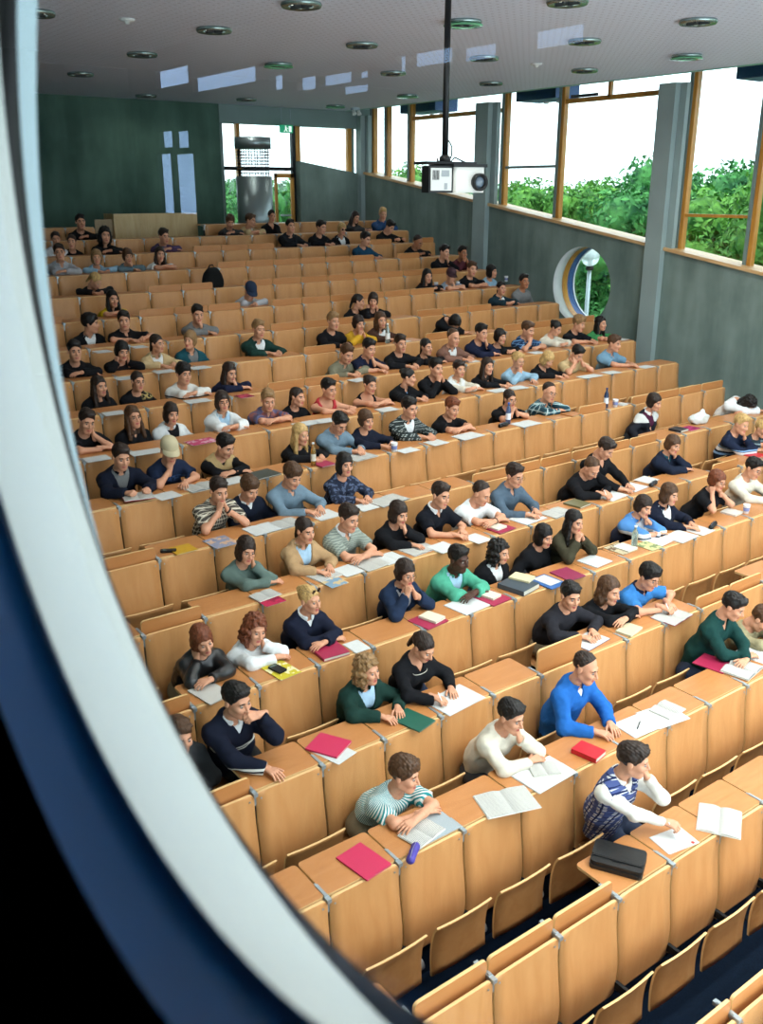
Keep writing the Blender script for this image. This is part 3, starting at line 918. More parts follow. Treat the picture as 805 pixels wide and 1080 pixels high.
def head(sex, h):
    if (sex, h) in HEADS: return HEADS[sex, h]
    V, Q = surface(lambda P: head_sdf(P, sex), (-.10, -.135, -.145), (.10, .125, .135), h)
    C = V[Q].mean(1)
    mi = np.zeros(len(Q), int)
    x = np.abs(C[:, 0])
    mi[(x < .021) & (np.abs(C[:, 2]+.0655) < (.0105 if sex == 'f' else .008)) & (C[:, 1] < -.084)] = 3
    arc = C[:, 2]-(.024-.10*np.maximum(0, x-.033))
    mi[(x > .013) & (x < .047) & (np.abs(arc) < (.0055 if sex == 'm' else .0045)) & (C[:, 1] < -.06)] = 4
    parts = [(V, Q, mi)]
    for s in (-1, 1):
        v, q = sphere((s*.031, -.0785, .002), .0115, 6); parts.append((v, q, 1))
        v, q = sphere((s*.031, -.0838, .0015), .0078, 5); parts.append((v, q, 2))
    HEADS[sex, h] = join(parts)
    return HEADS[sex, h]


# ---- hands: wrist at the origin, fingers along +y, back of the hand +z; 'R' has the thumb at -x
def hand_sdf(P, pose):
    d = None
    xs = (-.030, -.010, .010, .028)
    ln = (.066, .076, .071, .056)
    for n in range(4):
        kx, ky = xs[n], (.086, .090, .087, .080)[n]
        w = cap(P, (xs[n]*.45, .0, 0), (kx, ky, .002), .015, .0115)
        d = w if d is None else smin(d, w, .012)
    if pose == 'fist': ang = (70, 150, 215)
    elif pose == 'pen': ang = (48, 100, 135)
    else: ang = (14, 34, 50)
    for n in range(4):
        p = np.array((xs[n], (.086, .090, .087, .080)[n], .002))
        spread = (n-1.5)*(.10 if pose == 'relax' else .02)
        for q, fr in enumerate((.45, .32, .23)):
            a = math.radians(ang[q]*(1+.06*(n-1)))
            L = ln[n]*fr*1.15
            e = p+np.array((math.sin(spread)*L*math.cos(a), math.cos(spread)*L*math.cos(a), -L*math.sin(a)))
            d = smin(d, cap(P, p, e, .0092-.0008*q, .0086-.0008*q), .004)
            p = e
    if pose == 'fist': T = ((-.030, .028, -.006), (-.046, .062, -.022), (-.028, .088, -.036), (-.010, .094, -.040))
    elif pose == 'pen': T = ((-.028, .026, -.006), (-.050, .058, -.020), (-.046, .088, -.034), (-.036, .108, -.044))
    else: T = ((-.026, .022, -.004), (-.052, .050, -.010), (-.066, .078, -.014), (-.072, .100, -.016))
    for q in range(3): d = smin(d, cap(P, T[q], T[q+1], .0135-.002*q, .0115-.0015*q), .006)
    d = smin(d, cap(P, (0, -.05, 0), (0, .01, 0), .0265, .024), .015)
    return d


HANDS = {}


def hand(pose, side, h):
    if (pose, side, h) not in HANDS:
        V, Q = surface(lambda P: hand_sdf(P, pose), (-.10, -.085, -.09), (.06, .19, .035), h)
        if side > 0: V = V*np.array([-1, 1, 1], F32); Q = Q[:, ::-1]
        HANDS[pose, side, h] = (V, Q)
    return HANDS[pose, side, h]


# ---- hair
def hair_sdf(P, st):
    Q = P.copy(); Q[:, 0] = np.abs(Q[:, 0])
    x, y, z = Q[:, 0], Q[:, 1], Q[:, 2]
    strand = .0016*np.sin(x*210+9*np.sin(z*31)+y*120)+.0040*wob(P, 42, 1.0)+.0030*wob(P, 88, 5.0)
    thick = {'sh': .006, 'th': .014, 'rc': .004, 'bd': .002, 'md': .016, 'bb': .015, 'lg': .012, 'wv': .017, 'cu': .022, 'po': .005, 'bn': .006, 'cap': .005}[st]
    top = {'sh': .010, 'th': .010}.get(st, .004)
    d = ell(Q, (0, .019, .036+top*.6), (.0765+thick*.8, .096+thick, .085+thick+top*.5))+strand
    if st in ('sh', 'th'): d = smin(d, ell(Q, (0, -.040, .098), (.056, .048, .026 if st == 'sh' else .030))+strand*1.6, .03)
    if st == 'cu': d = d+.010*wob(P, 75, 2.0)
    fore = .072 if st not in ('th', 'bb', 'md') else .050
    side = (np.abs(x-.074) < .02)*(y > -.032)*(y < .004)*.030
    if st in ('rc', 'bd'): line = z-.098+1.55*(.030-y)*0-(-1.35)*(y+.045)
    else: line = z-fore+1.05*(y+.080)+.010*wob(P, 55, 7.0)+side
    if st in ('sh', 'th', 'rc', 'bd', 'po', 'bn', 'cap'):
        d = np.maximum(d, -line)
        if st == 'bd': d = np.maximum(d, -(z+.11+0*y))
    else:
        d = np.maximum(d, -(line+.02*(y > -.02)))
        if st == 'md': low = ell(Q, (0, .030, -.020), (.094, .092, .085)); ylim = -.030
        elif st == 'bb': low = ell(Q, (0, .022, -.035), (.099, .098, .105)); ylim = -.048
        elif st == 'lg': low = smin(ell(Q, (0, .045, -.10), (.098, .070, .19)), cap(Q, (.075, .0, .0), (.092, -.035, -.24), .026, .026), .02); ylim = -.065
        elif st == 'wv': low = ell(Q, (0, .035, -.055), (.112, .085, .135))+.006*wob(P, 45, 3); ylim = -.052
        else: low = ell(Q, (0, .030, -.045), (.118, .095, .145))+.013*wob(P, 60, 4); ylim = -.055
        low = np.maximum(low+strand, (ylim-y))
        d = smin(d, low, .015)
    # the face stays clear
    w = .064 if st not in ('lg', 'wv', 'cu') else .060
    face = ell(Q, (0, -.115, -.040), (w, .085, .108 if st not in ('th', 'bb', 'md') else .094))
    d = np.maximum(d, -face)
    neck = cap(Q, (0, -.03, -.10), (0, -.05, -.26), .050)
    d = np.maximum(d, -neck)
    if st == 'po': d = smin(d, cap(P, (0, .108, .03), (.012, .128, -.13), .026, .020)+strand, .02)
    if st == 'bn': d = smin(d, ell(P, (0, .108, .062), (.040, .036, .036))+strand*1.5, .015)
    if st == 'cap': d = np.maximum(d, z-.045)
    return d


HAIRS = {}


def hair_mesh(st, h):
    if (st, h) not in HAIRS:
        V, Q = surface(lambda P: hair_sdf(P, st), (-.16, -.14, -.31), (.16, .18, .17), h)
        HAIRS[st, h] = np_mesh('hair', V, Q, [HAIRM['d']])
    return HAIRS[st, h]


def hairmat(n, c):
    m = mat('hair_'+n, c, .5, spec=.35)
    nt = m.node_tree; b = nt.nodes['Principled BSDF']
    tc = nt.nodes.new('ShaderNodeTexCoord'); mp = nt.nodes.new('ShaderNodeMapping'); mp.inputs['Scale'].default_value = (90, 60, 14)
    no = nt.nodes.new('ShaderNodeTexNoise'); no.inputs['Scale'].default_value = 1.0; no.inputs['Detail'].default_value = 3
    r = nt.nodes.new('ShaderNodeValToRGB')
    cc = srgb(c)
    r.color_ramp.elements[0].position = .32; r.color_ramp.elements[1].position = .7
    r.color_ramp.elements[0].color = (*[q*.6 for q in cc], 1); r.color_ramp.elements[1].color = (*[min(1, q*1.4) for q in cc], 1)
    nt.links.new(tc.outputs['Object'], mp.inputs[0]); nt.links.new(mp.outputs[0], no.inputs['Vector'])
    nt.links.new(no.outputs['Fac'], r.inputs[0]); nt.links.new(r.outputs[0], b.inputs['Base Color'])
    return m


HAIRM = {k: hairmat(k, c) for k, c in dict(k='#15110f', d='#2a1d16', b='#4c3320', l='#8a6a45', y='#bd9a62', r='#6e3a22', g='#8a8580').items()}
SKINM = {k: mat('skin_'+k, c, .5, spec=.35, noise=.07, nscale=25) for k, c in {'1': '#d09778', '2': '#b07655', '3': '#4a2e22'}.items()}
LIPM = {k: mat('lips_'+k, c, .4) for k, c in {'1': '#b9625a', '2': '#96534a', '3': '#56302a'}.items()}
EYEW = mat('eye_white', '#968c84', .5)
IRIS = mat('iris_dark', '#22170f', .15)


# ---- cloth materials
def pattern(name, base, kind, c2, c3=None, s=1.0):
    """woven patterns laid out in the garment's own coordinates"""
    m = mat('cloth_'+name, base, .85, spec=.15)
    nt = m.node_tree; b = nt.nodes['Principled BSDF']
    tc = nt.nodes.new('ShaderNodeTexCoord'); sp = nt.nodes.new('ShaderNodeSeparateXYZ')
    nt.links.new(tc.outputs['Object'], sp.inputs[0])

    def M(op, a, b_=None, c_=None):
        n = nt.nodes.new('ShaderNodeMath'); n.operation = op
        for k, q in enumerate((a, b_, c_)):
            if q is None: continue
            if isinstance(q, (int, float)): n.inputs[k].default_value = q
            else: nt.links.new(q, n.inputs[k])
        return n.outputs[0]

    def stripe(src, period, width, ph=0.0):
        f = M('FRACT', M('ADD', M('DIVIDE', src, period), ph+50))
        return M('LESS_THAN', f, width)

    def band(src, lo, hi): return M('MULTIPLY', M('GREATER_THAN', src, lo), M('LESS_THAN', src, hi))
    X, Y, Z = sp.outputs
    XY = M('MULTIPLY', M('ARCTAN2', X, M('SUBTRACT', M('SUBTRACT', .60, M('MULTIPLY', Z, .6)), Y)), .19)
    if kind == 'vstripe': masks = [(stripe(XY, .030*s, .5), c2)]
    elif kind == 'plaid': masks = [(stripe(XY, .042*s, .42), c2), (stripe(Z, .042*s, .42), c2), (stripe(XY, .042*s, .14, .35), c3), (stripe(Z, .042*s, .14, .35), c3)]
    elif kind == 'bands': masks = [(band(Z, lo, hi), c) for lo, hi, c in c2]
    elif kind == 'print':
        v = nt.nodes.new('ShaderNodeTexNoise'); v.inputs['Scale'].default_value = 26/s
        nt.links.new(tc.outputs['Object'], v.inputs['Vector'])
        mk = M('GREATER_THAN', v.outputs['Fac'], .54 if c3 is None else .5)
        if c3 == 'chest': mk = M('MULTIPLY', mk, M('MULTIPLY', band(Z, .0, .075), band(X, -.11, .11)))
        masks = [(mk, c2)]
    col = None
    for mk, c in masks:
        mx = nt.nodes.new('ShaderNodeMix'); mx.data_type = 'RGBA'
        nt.links.new(mk, mx.inputs[0])
        if col is None: mx.inputs[6].default_value = (*srgb(base), 1)
        else: nt.links.new(col, mx.inputs[6])
        mx.inputs[7].default_value = (*srgb(c), 1)
        col = mx.outputs[2]
    nt.links.new(col, b.inputs['Base Color'])
    return m


PLAIN = dict(black='#15161a', white='#dfe3e4', palegrey='#a9abb0', skyblue='#8fb2c9', greyteal='#5a6f78', plum='#4b3a58', blackshirt='#17181c', teal='#22535f',
             grey='#77797a', darkgreen='#1c3832', darkgrey='#3a3d40', beige='#c4ab80', blacksuit='#1a1c20', denim='#31507c', petrol='#1e4560', maroon='#4d242c',
             greyblue='#8794a3', darkteal='#1f333c', mustard='#c79a2b', brown='#4c342b', khaki='#7b7966', navy='#1b2138', rosebrown='#7b5a4e', green='#3f8c55',
             cream='#d3cdbd', whiteshirt='#dedbd2', steelblue='#6f93ab', plumtop='#4b2038', darknavy='#171c2c', bluegrey='#6e8494', redtank='#c04047', slate='#4f6070', olive='#3d3a2c',
             greygreen='#5d6f69', camel='#b0906a', leather='#16181b', mint='#4fa287', inkblue='#1f2d45', charcoal='#26262c', deepgreen='#173b38', olivebeige='#9a9272',
             royal='#2463b0', lightblue='#a5c4dc', bluecollar='#5d8cba', plum2='#4b2038', bluepolo='#3a7cbf', blackpolo='#14171f', navyv='#161c2b',
             sandshoulder='#1a1a1c')
PAT = dict(yellowprint=('#d8b824', 'print', '#4a3f12', 'chest', .8), bandtop=('#15161a', 'bands', [(-.10, .0, '#cfd8de'), (-.06, -.03, '#6d93bd')]),
           whiteband=('#d9d9d4', 'bands', [(-.03, -.012, '#202530'), (.005, .023, '#202530')]), bluecheck=('#2d5178', 'plaid', '#1c3152', '#6f93b8'),
           tealplaid=('#5c868d', 'plaid', '#27424e', '#b4c4c4', 1.7), blackblue=('#15161a', 'bands', [(-.25, .035, '#15161a')]),
           nordic=('#1a2338', 'bands', [(.0, .05, '#d7dde2'), (.06, .075, '#7fa6cf'), (-.06, -.03, '#7fa6cf')]),
           darkstripe=('#27343c', 'bands', [(.0, .02, '#7d8f96'), (.05, .07, '#7d8f96'), (-.05, -.03, '#7d8f96')]),
           blackprint=('#16171d', 'print', '#b9a56a', 'chest', .7), multi=('#5b5a78', 'print', '#8f5a55', None, 1.5), plaidgrey=('#a39a88', 'plaid', '#4a4540', '#ddd5c3', 1.15),
           darkplaid=('#9fa7a5', 'plaid', '#2b3334', '#2b3334', 1.1), darkfloral=('#232a3c', 'print', '#525e78', None, 1.0), greycheck=('#8f988e', 'plaid', '#79837b', '#a9b0a6', .5),
           collarjacket=('#20222a', 'bands', [(.085, .2, '#c9ccca')]), navyprint=('#1c2740', 'print', '#36507c', 'chest', .6),
           sportjacket=('#232b3f', 'bands', [(.03, .075, '#d5dce0'), (.075, .3, '#4f83bd')]), navyteal=('#1a2234', 'bands', [(-.3, -.2, '#1a2234')]),
           navywhite=('#171c2e', 'bands', [(-.3, -.29, '#e0e0dc')]), navystripe=('#151a2a', 'bands', [(.010, .034, '#d5d7d0'), (.050, .070, '#d5d7d0')]),
           stripeteal=('#e3e6e2', 'vstripe', '#2f8c93', None, .75), plaidvest=('#cfd2d8', 'plaid', '#4a5788', '#1d2750', 1.25),
           sandvest=('#b49a6c', 'bands', [(-.3, -.29, '#17171a')]))


def cloth(n):
    if 'cloth_'+n in MATS: return MATS['cloth_'+n]
    if n == 'leather': return mat('cloth_leather', PLAIN[n], .32, spec=.6, bump=.5, nscale=14)
    if n in PAT:
        p = PAT[n]
        return pattern(n, p[0], p[1], p[2], p[3] if len(p) > 3 else None, p[4] if len(p) > 4 else 1.0)
    return mat('cloth_'+n, PLAIN[n], .88, spec=.15, noise=.10, nscale=16, bump=.6)


# ---- legs, shared by everybody on the seats
def leg_mesh():
    def f(P):
        Q = P.copy(); Q[:, 0] = np.abs(Q[:, 0])
        d = cap(P, (-.07, .77, -.27), (.07, .77, -.27), .105)
        d = smin(d, cap(P, (0, .76, -.27), (0, .74, -.16), .10, .09, 1.35), .05)
        d = smin(d, cap(Q, (.085, .72, -.285), (.115, .36, -.285), .085, .062), .04)
        return smin(d, cap(Q, (.115, .36, -.29), (.115, .33, -.72), .060, .047), .03)
    V, Q = surface(f, (-.24, .24, -.78), (.24, .90, -.04), .02)
    return np_mesh('trousers', V, Q, [mat('cloth_jeans', '#26324a', .85, noise=.15, nscale=30)])


ME_LEGS = leg_mesh()
VS, QS = surface(lambda P: np.maximum(smin(ell(P, (0, -.05, -.03), (.048, .13, .045)), cap(P, (0, .04, 0), (0, .04, .05), .04), .03), -P[:, 2]-.05), (-.08, -.2, -.08), (.08, .12, .1), .014)
ME_SHOE = np_mesh('shoe', VS, QS, [mat('shoe_leather', '#1a1512', .45)])
TROUSERM = [mat('cloth_jeans', '#26324a'), mat('cloth_trouser_grey', '#45464a', .85), mat('cloth_trouser_black', '#17181a', .85), mat('cloth_trouser_khaki', '#7d725c', .85)]


def glasses_mesh(dark):
    m = MB()
    for s in (-1, 1):
        c = [(s*.032+.021*math.cos(t*math.pi/6), -.108, .0+.017*math.sin(t*math.pi/6)) for t in range(13)]
        m.tube(c, .0016, 5)
        m.tube([(s*.053, -.106, .004), (s*.078, -.05, .006), (s*.083, .01, .004), (s*.082, .024, -.010)], .0016, 5)
        if dark: m.lathe([(.020, 0), (.020, .002)], 14, 1, Matrix.Translation((s*.032, -.107, 0)) @ Matrix.Rotation(math.pi/2, 4, 'X'))
    m.tube([(-.011, -.109, .003), (.011, -.109, .003)], .0016, 5)
    return m.mesh('glasses', [mat('spectacle_frame', '#2a201a', .35), mat('dark_lens', '#120e0c', .1)])


ME_GLASS = {False: glasses_mesh(False), True: glasses_mesh(True)}


def cap_mesh():
    m = MB()
    prof = [(.002, .142), (.04, .137), (.072, .118), (.090, .088), (.094, .055), (.093, .042)]
    vs = []
    n = 24
    for r, z in prof:
        for k in range(n):
            a = 2*math.pi*k/n
            vs.append((r*.93*math.cos(a), .014+r*1.14*math.sin(a), z))
    m.add(vs, [(j*n+k, j*n+(k+1) % n, (j+1)*n+(k+1) % n, (j+1)*n+k) for j in range(len(prof)-1) for k in range(n)], 0, True)
    vs = []
    for j in range(5):
        t = j/4
        for k in range(11):
            a = math.pi*(1.12+.76*k/10)
            R0, R1 = 1.0, 1.0+.78*t
            vs.append((.088*math.cos(a)*(1+.05*t), .014+.105*math.sin(a)*(1+.72*t), .046-.012*t-.022*abs(math.cos(a))*t))
    fs = [(j*11+k, j*11+k+1, (j+1)*11+k+1, (j+1)*11+k) for j in range(4) for k in range(10)]
    o = len(vs)
    m.add(vs+[(x, y, z-.004) for x, y, z in vs], fs+[tuple(o+q for q in f[::-1]) for f in fs], 0, True)
    return m.mesh('cap', [mat('cap_beige', '#bfb392', .85)])


ME_CAP = cap_mesh()
CAPM = {'cb': mat('cap_beige', '#bfb392'), 'cn': mat('cap_navy', '#1b2b45', .85), 'cd': mat('cap_dark_red', '#3a2028', .85)}


def V3(*a): return np.array(a, F32)


def ik(S, W, pole, L1, L2):
    d = W-S; D = float(np.linalg.norm(d)); D2 = min(D, (L1+L2)*.985)
    if D > D2: W = S+d*(D2/D); d = W-S; D = D2
    u = d/max(D, 1e-6)
    a = (L1*L1-L2*L2+D*D)/(2*D)
    h = math.sqrt(max(0, L1*L1-a*a))
    p = pole-u*float(pole @ u); p = p/max(1e-6, float(np.linalg.norm(p)))
    E = S+u*a+p*h
    if E[2] < .045 and E[1] < .40: E = V3(E[0], E[1], .045)
    return E.astype(F32), W.astype(F32)


def basis(y, z):
    y = y/np.linalg.norm(y); z = z-y*float(z @ y); z = z/max(1e-6, np.linalg.norm(z)); x = np.cross(y, z)
    return np.stack([x, y, z], 1)


def make_person(p, seed):
    k = p['k']
    rng = random.Random(seed)
    pose = p['pose']
    m = p['sex'] == 'm'
    dy = {'sleep': .27, 'hide': .40, 'lap': .58, 'fold': .47, 'flat': .49, 'read': .50, 'write': .40}.get(pose, .44)
    yw = yk(k)+dy
    hw = at(p['u'], p['v'], 1, yw)
    ox = SEAT*p['i']
    O = np.array([ox, yk(k), TOP[k]])
    hp = (hw-O).astype(F32)
    near = float(np.linalg.norm(hw-CAM))
    h = .0105 if near < 9 else .013 if near < 13 else .017
    hh = .0058 if near < 9 else .0075 if near < 13 else .0105
    ya, pi_ = math.radians(p['yaw']), math.radians(p['pitch'])
    tilt = {'cheekL': 10, 'cheekR': -10, 'cheek2': 3}.get(pose, rng.uniform(-4, 4))
    R = (Matrix.Rotation(-ya, 3, 'Z') @ Matrix.Rotation(pi_, 3, 'X') @ Matrix.Rotation(math.radians(tilt), 3, 'Y'))
    if pose == 'sleep': R = Matrix.Rotation(-ya*.2, 3, 'Z') @ Matrix.Rotation(math.radians(62), 3, 'X') @ Matrix.Rotation(math.radians(8), 3, 'Z')
    Rn = np.array(R, F32)
    hs = 1.055 if m else 1.005
    N = hp+Rn @ V3(0, .036, -.125)*hs*.75+V3(0, .045, -.085)
    if pose == 'sleep': N = hp+V3(0, .20, .02)
    hip = V3(hp[0]*.35, .77, -.27)
    sw = .158 if m else .140
    ty = math.radians(rng.uniform(-6, 6)+p['yaw']*-.15)
    cx, sy = math.cos(ty), math.sin(ty)
    ch = N+(hip-N)*.22+V3(0, -.005, -.02)
    wst = N+(hip-N)*.62+V3(0, .03, 0)
    sh = {}
    for s in (-1, 1):
        sh[s] = N+V3(s*sw*cx, s*sw*sy+.005, -.075 if pose not in ('chin2', 'cheek2', 'hide') else -.055)
    T = .036
    arms, hands = {}, {}
    L1, L2 = (.262, .240) if m else (.240, .222)

    def put(s, W, pole, hpose, yd=None, zd=None):
        E, W2 = ik(sh[s], V3(*W), V3(*pole), L1, L2)
        arms[s] = (E, W2)
        y = V3(*yd) if yd is not None else (W2-E)
        hands[s] = (hpose, y, V3(*zd) if zd is not None else V3(0, 0, 1))

    hx = float(hp[0])
    H = hp

    def face(s, off, hpose, zd, yd=(0, -.15, 1)):
        w = H+Rn @ V3(*off)
        put(s, w, (s*.55, -.85, -.75), hpose, yd, zd)

    def flat(s, x=.09, y=.20): put(s, (hx*.5+s*x, y+.05, T), (s*.75, .55, -.25), 'relax', (-s*.45, -1, 0), (0, 0, 1))

    def fold(s): put(s, (hx*.6-s*(.06 if s < 0 else .04), .27+(.0 if s < 0 else -.05), T+(.0 if s < 0 else .035)), (s*.85, .1, -.25), 'relax', (-s*1, -.15, -.05), (0, -.2, 1))
    cup = {-1: (-.030, -.118, -.170), 1: (.030, -.118, -.170)}
    if pose == 'fold': fold(-1); fold(1)
    elif pose == 'flat': flat(-1, .08+rng.uniform(-.03, .03), .19+rng.uniform(-.04, .04)); flat(1, .09, .22)
    elif pose == 'lap':
        for s in (-1, 1): put(s, (s*.07, .50, -.17), (s*.8, .4, -.5), 'relax', (-s*.3, -1, -.2), (0, -.3, 1))
    elif pose in ('chinL', 'chinR'):
        s = 1 if pose == 'chinL' else -1
        face(s, cup[s], 'fist', (s*.55, -.8, .1), (-s*.25, .15, 1))
        flat(-s, .02, .20) if rng.random() < .5 else fold(-s)
    elif pose in ('cheekL', 'cheekR'):
        s = 1 if pose == 'cheekL' else -1
        face(s, (s*.088, -.045, -.15), 'relax', (s*1, -.35, 0), (-s*.1, .15, 1))
        fold(-s)
    elif pose == 'cheek2':
        for s in (-1, 1): face(s, (s*.082, -.05, -.15), 'fist', (s*1, -.4, 0), (-s*.1, .15, 1))
    elif pose == 'chin2':
        for s in (-1, 1): face(s, (s*.045, -.125, -.165), 'fist', (s*.9, -.4, .1), (-s*.35, .1, 1))
    elif pose == 'hide':
        for s in (-1, 1): face(s, (s*.085, -.115, -.10), 'relax', (s*.7, -.7, 0), (-s*.35, .25, 1))
    elif pose == 'read':
        for s in (-1, 1): put(s, (hx*.6+s*.11, .17, .075), (s*1, .3, -.4), 'fist', (-s*.35, -1, .25), (s*.6, 0, 1))
    elif pose == 'write': put(-1, (hx-.06, .17, T+.012), (-1, .3, -.1), 'pen', (.35, -1, -.1), (-.3, 0, 1)); flat(1, .10, .20)
    elif pose == 'writeL':
        face(1, (.030, -.130, -.125), 'fist', (.5, -.8, .2), (-.4, .15, 1))
        put(-1, (.02, .15, T+.012), (-1, .3, -.1), 'pen', (.5, -1, -.1), (-.3, 0, 1))
    elif pose == 'penup':
        put(-1, (-.10, .16, T), (-1, .3, -.1), 'relax', (.25, -1, 0), (0, 0, 1))
        face(1, (.075, -.165, -.075), 'pen', (.5, -.5, .7), (-1, -.05, .15))
    elif pose == 'sleep':
        for s in (-1, 1): put(s, (hx-s*.12, H[1]-.05+s*.06, T), (s*1, .0, 0), 'relax', (-s*1, -.1, 0), (0, 0, 1))
    
    bx = 1.0 if m else .93
    rngo = rng.uniform(0, 9)
    belly = (hip+wst)*.5

    def torso(P, th):
        d = cap(P, hip, wst, .110*bx+th, .100*bx+th, 1.30)
        d = smin(d, cap(P, wst, ch, .104*bx+th, (.108 if m else .096)+th, 1.36 if m else 1.26), .08)
        d = smin(d, cap(P, sh[-1], sh[1], .058*bx+th), .07)
        d = smin(d, cap(P, N+V3(0, .02, .0), ch, .055*bx+th, .08+th, 1.5), .06)
        if not m:
            for s in (-1, 1): d = smin(d, ell(P, ch+V3(s*.068, -.075, -.03), (.062+th, .058+th, .062+th)), .04)
        return d

    def arm(P, s, th, frac):
        E, W = arms[s]
        r0, r1, r2 = (.047*bx, .038*bx, .027*bx)
        d = cap(P, sh[s], E, r0+th, r1+th*1.1)
        if frac > 0:
            d2 = cap(P, E, E+(W-E)*1.0, r1+th*1.1, r2+th*1.15)
            dirv = (W-E)/np.linalg.norm(W-E)
            d2 = np.maximum(d2, (P-(E+(W-E)*frac)) @ dirv.astype(F32))
            d = smin(d, d2, .03)
        return d

    neck_t = hp+Rn @ V3(0, .022, -.065)*hs

    def body(P):
        d = torso(P, -.004)
        d = smin(d, cap(P, N+V3(0, .01, -.03), neck_t, .056 if m else .047, .052 if m else .045), .035)
        for s in (-1, 1): d = smin(d, arm(P, s, 0, .999), .035)
        return d

    allp = np.stack([hip, wst, ch, N, neck_t, sh[-1], sh[1], *[q for s in arms for q in arms[s]]])
    lo, hi = allp.min(0)-.17, allp.max(0)+.17
    lo[2] = max(lo[2], -.45)
    Vb, Qb = surface(body, lo, hi, h)
    parts = [(Vb, Qb, 0)]
    Vh, Qh, Mh = head(p['sex'], hh)
    fw = {'m': (1.0, 1.0, 1.03), 'f': (.96, .97, .98)}[p['sex']]
    fw = V3(*[a*hs*(1+rng.uniform(-.03, .03)) for a in fw])
    parts.append(((Vh*fw) @ Rn.T+hp, Qh, Mh))
    for s in (-1, 1):
        hpose, yd, zd = hands[s]
        E, W = arms[s]
        B = basis(yd.astype(float), zd.astype(float)).astype(F32)
        Vd, Qd = hand(hpose, s, .0048 if near < 9 else .0065 if near < 13 else .009)
        sc = .98 if m else .88
        Vd2 = (Vd*sc) @ B.T+W
        if pose not in ('lap',):
            dz = float(Vd2[:, 2].min())
            if dz < .004 and W[2] < .12: Vd2 = Vd2+V3(0, 0, .004-dz)
        parts.append((Vd2, Qd, 0))
    V, Q, Mi = join(parts)
    sk = p['skin']
    me = np_mesh('person', V, Q, [SKINM[sk], EYEW, IRIS, LIPM[sk], HAIRM[p['hc']]], Mi)
    root = link('person', me, None, tuple(O))
    tag(root, ' '.join((p['short']+', '+p['extra']).split()[:16]), 'person', 'students in the lecture hall')

    # garments
    front = -1.0
    apex = ch+V3(0, -.10, ({'V': .03 if p['inner'] == '-' else .035, 'p': .045, 'c': .1, 'o': -.14}[p['neck']]))
    slope = {'V': .50, 'p': .45, 'o': .34}.get(p['neck'], 0)
    tank = p['sl'] == 'N'
    vest = p['sl'] == 'K'

    def collar_sdf(P, w=.008, down=.026):
        ax_ = (N-neck_t)/np.linalg.norm(N-neck_t)
        q = P-N
        t = q @ ax_.astype(F32)
        rad = np.sqrt(np.maximum(0, (q*q).sum(1)-t*t))
        sh_ = np.maximum(np.abs(rad-(.072*bx+.25*np.maximum(0, t+.03)))-w, np.abs(t+.018)-down)
        gap = np.maximum(np.abs(P[:, 0]-N[0])-.018-.25*np.maximum(0, t+.03), P[:, 1]-N[1])
        return np.maximum(sh_, -gap)

    def garment(th, neck, sleeve, wedge, seed2, collar=False):
        def f(P):
            fold_ = (.0065*wob(P, 19, seed2)+.0042*wob(P, 43, seed2+3)) if sleeve != 'X' else .001*wob(P, 19, seed2)
            d = torso(P, th)
            if tank: d = np.maximum(d, np.abs(P[:, 0]-N[0])-.125)
            elif sleeve == 'X': pass
            elif sleeve == 'K': d = np.maximum(d, np.abs(P[:, 0]-N[0])-(.165 if m else .14))
            else:
                for s in (-1, 1):
                    if sleeve == 'L': d = smin(d, arm(P, s, th+.004, .97), .04)
                    else:
                        E = arms[s][0]; S_ = sh[s]
                        u = (E-S_)/np.linalg.norm(E-S_)
                        a = cap(P, S_, E, .058*bx+th, .058*bx+th)
                        d = smin(d, np.maximum(a, (P-(S_+(E-S_)*.74)) @ u.astype(F32)), .04)
            d = d+fold_
            hole = cap(P, N+V3(0, -.025, .012 if not tank else -.04), N+V3(0, -.05, .2), .064*bx if not tank else .095, .09)
            d = np.maximum(d, -hole)
            if wedge:
                az = P[:, 2]-apex[2]
                reg = np.maximum(np.abs(P[:, 0]-apex[0])-slope*az-.004, P[:, 1]-(N[1]-.005))
                d = np.maximum(d, -np.maximum(reg, -az*.6))
            if collar: d = np.minimum(d, collar_sdf(P))
            hem = P[:, 2]+.30
            return np.maximum(d, -hem)
        V_, Q_ = surface(f, lo, hi, h)
        return V_, Q_

    names = {'o': 'jacket', 'V': 'sweater', 'p': 'shirt', 'c': 'sweater' if p['sl'] == 'L' else 't_shirt'}
    nm = 'tank_top' if tank else 'waistcoat' if vest else names[p['neck']]
    two = p['inner'] != '-'
    if two:
        V_, Q_ = garment(.005, 'c', 'L' if vest else 'X', False, rngo+5, p['neck'] in 'oV' and p['inner'] != 'black')
        link('shirt', np_mesh('shirt', V_, Q_, [cloth('plum2' if p['inner'] == 'plum' else p['inner'])]), root)
    V_, Q_ = garment(.019 if two else .013, p['neck'], p['sl'], p['neck'] in 'Vpo', rngo, p['neck'] == 'p' or (p['neck'] == 'o'))
    link(nm, np_mesh(nm, V_, Q_, [cloth(p['top'])]), root)
    cc_ = {'blackpolo': 'white', 'bluepolo': 'navy', 'collarjacket': 'white', 'navywhite': 'white', 'greycheck': 'white'}.get(p['top'])
    if cc_:
        V_, Q_ = surface(lambda P: collar_sdf(P, .011, .029), N-.16, N+.16, h*.7)
        link('collar', np_mesh('collar', V_, Q_, [cloth(cc_)]), root)
    # legs
    lg = link('trousers', ME_LEGS, root)
    tm = TROUSERM[seed % len(TROUSERM)]
    lg.material_slots[0].link = 'OBJECT'; lg.material_slots[0].material = tm
    if k <= 4:
        for s in (-1, 1): link('shoe', ME_SHOE, root, (s*.115, .32, -.775))
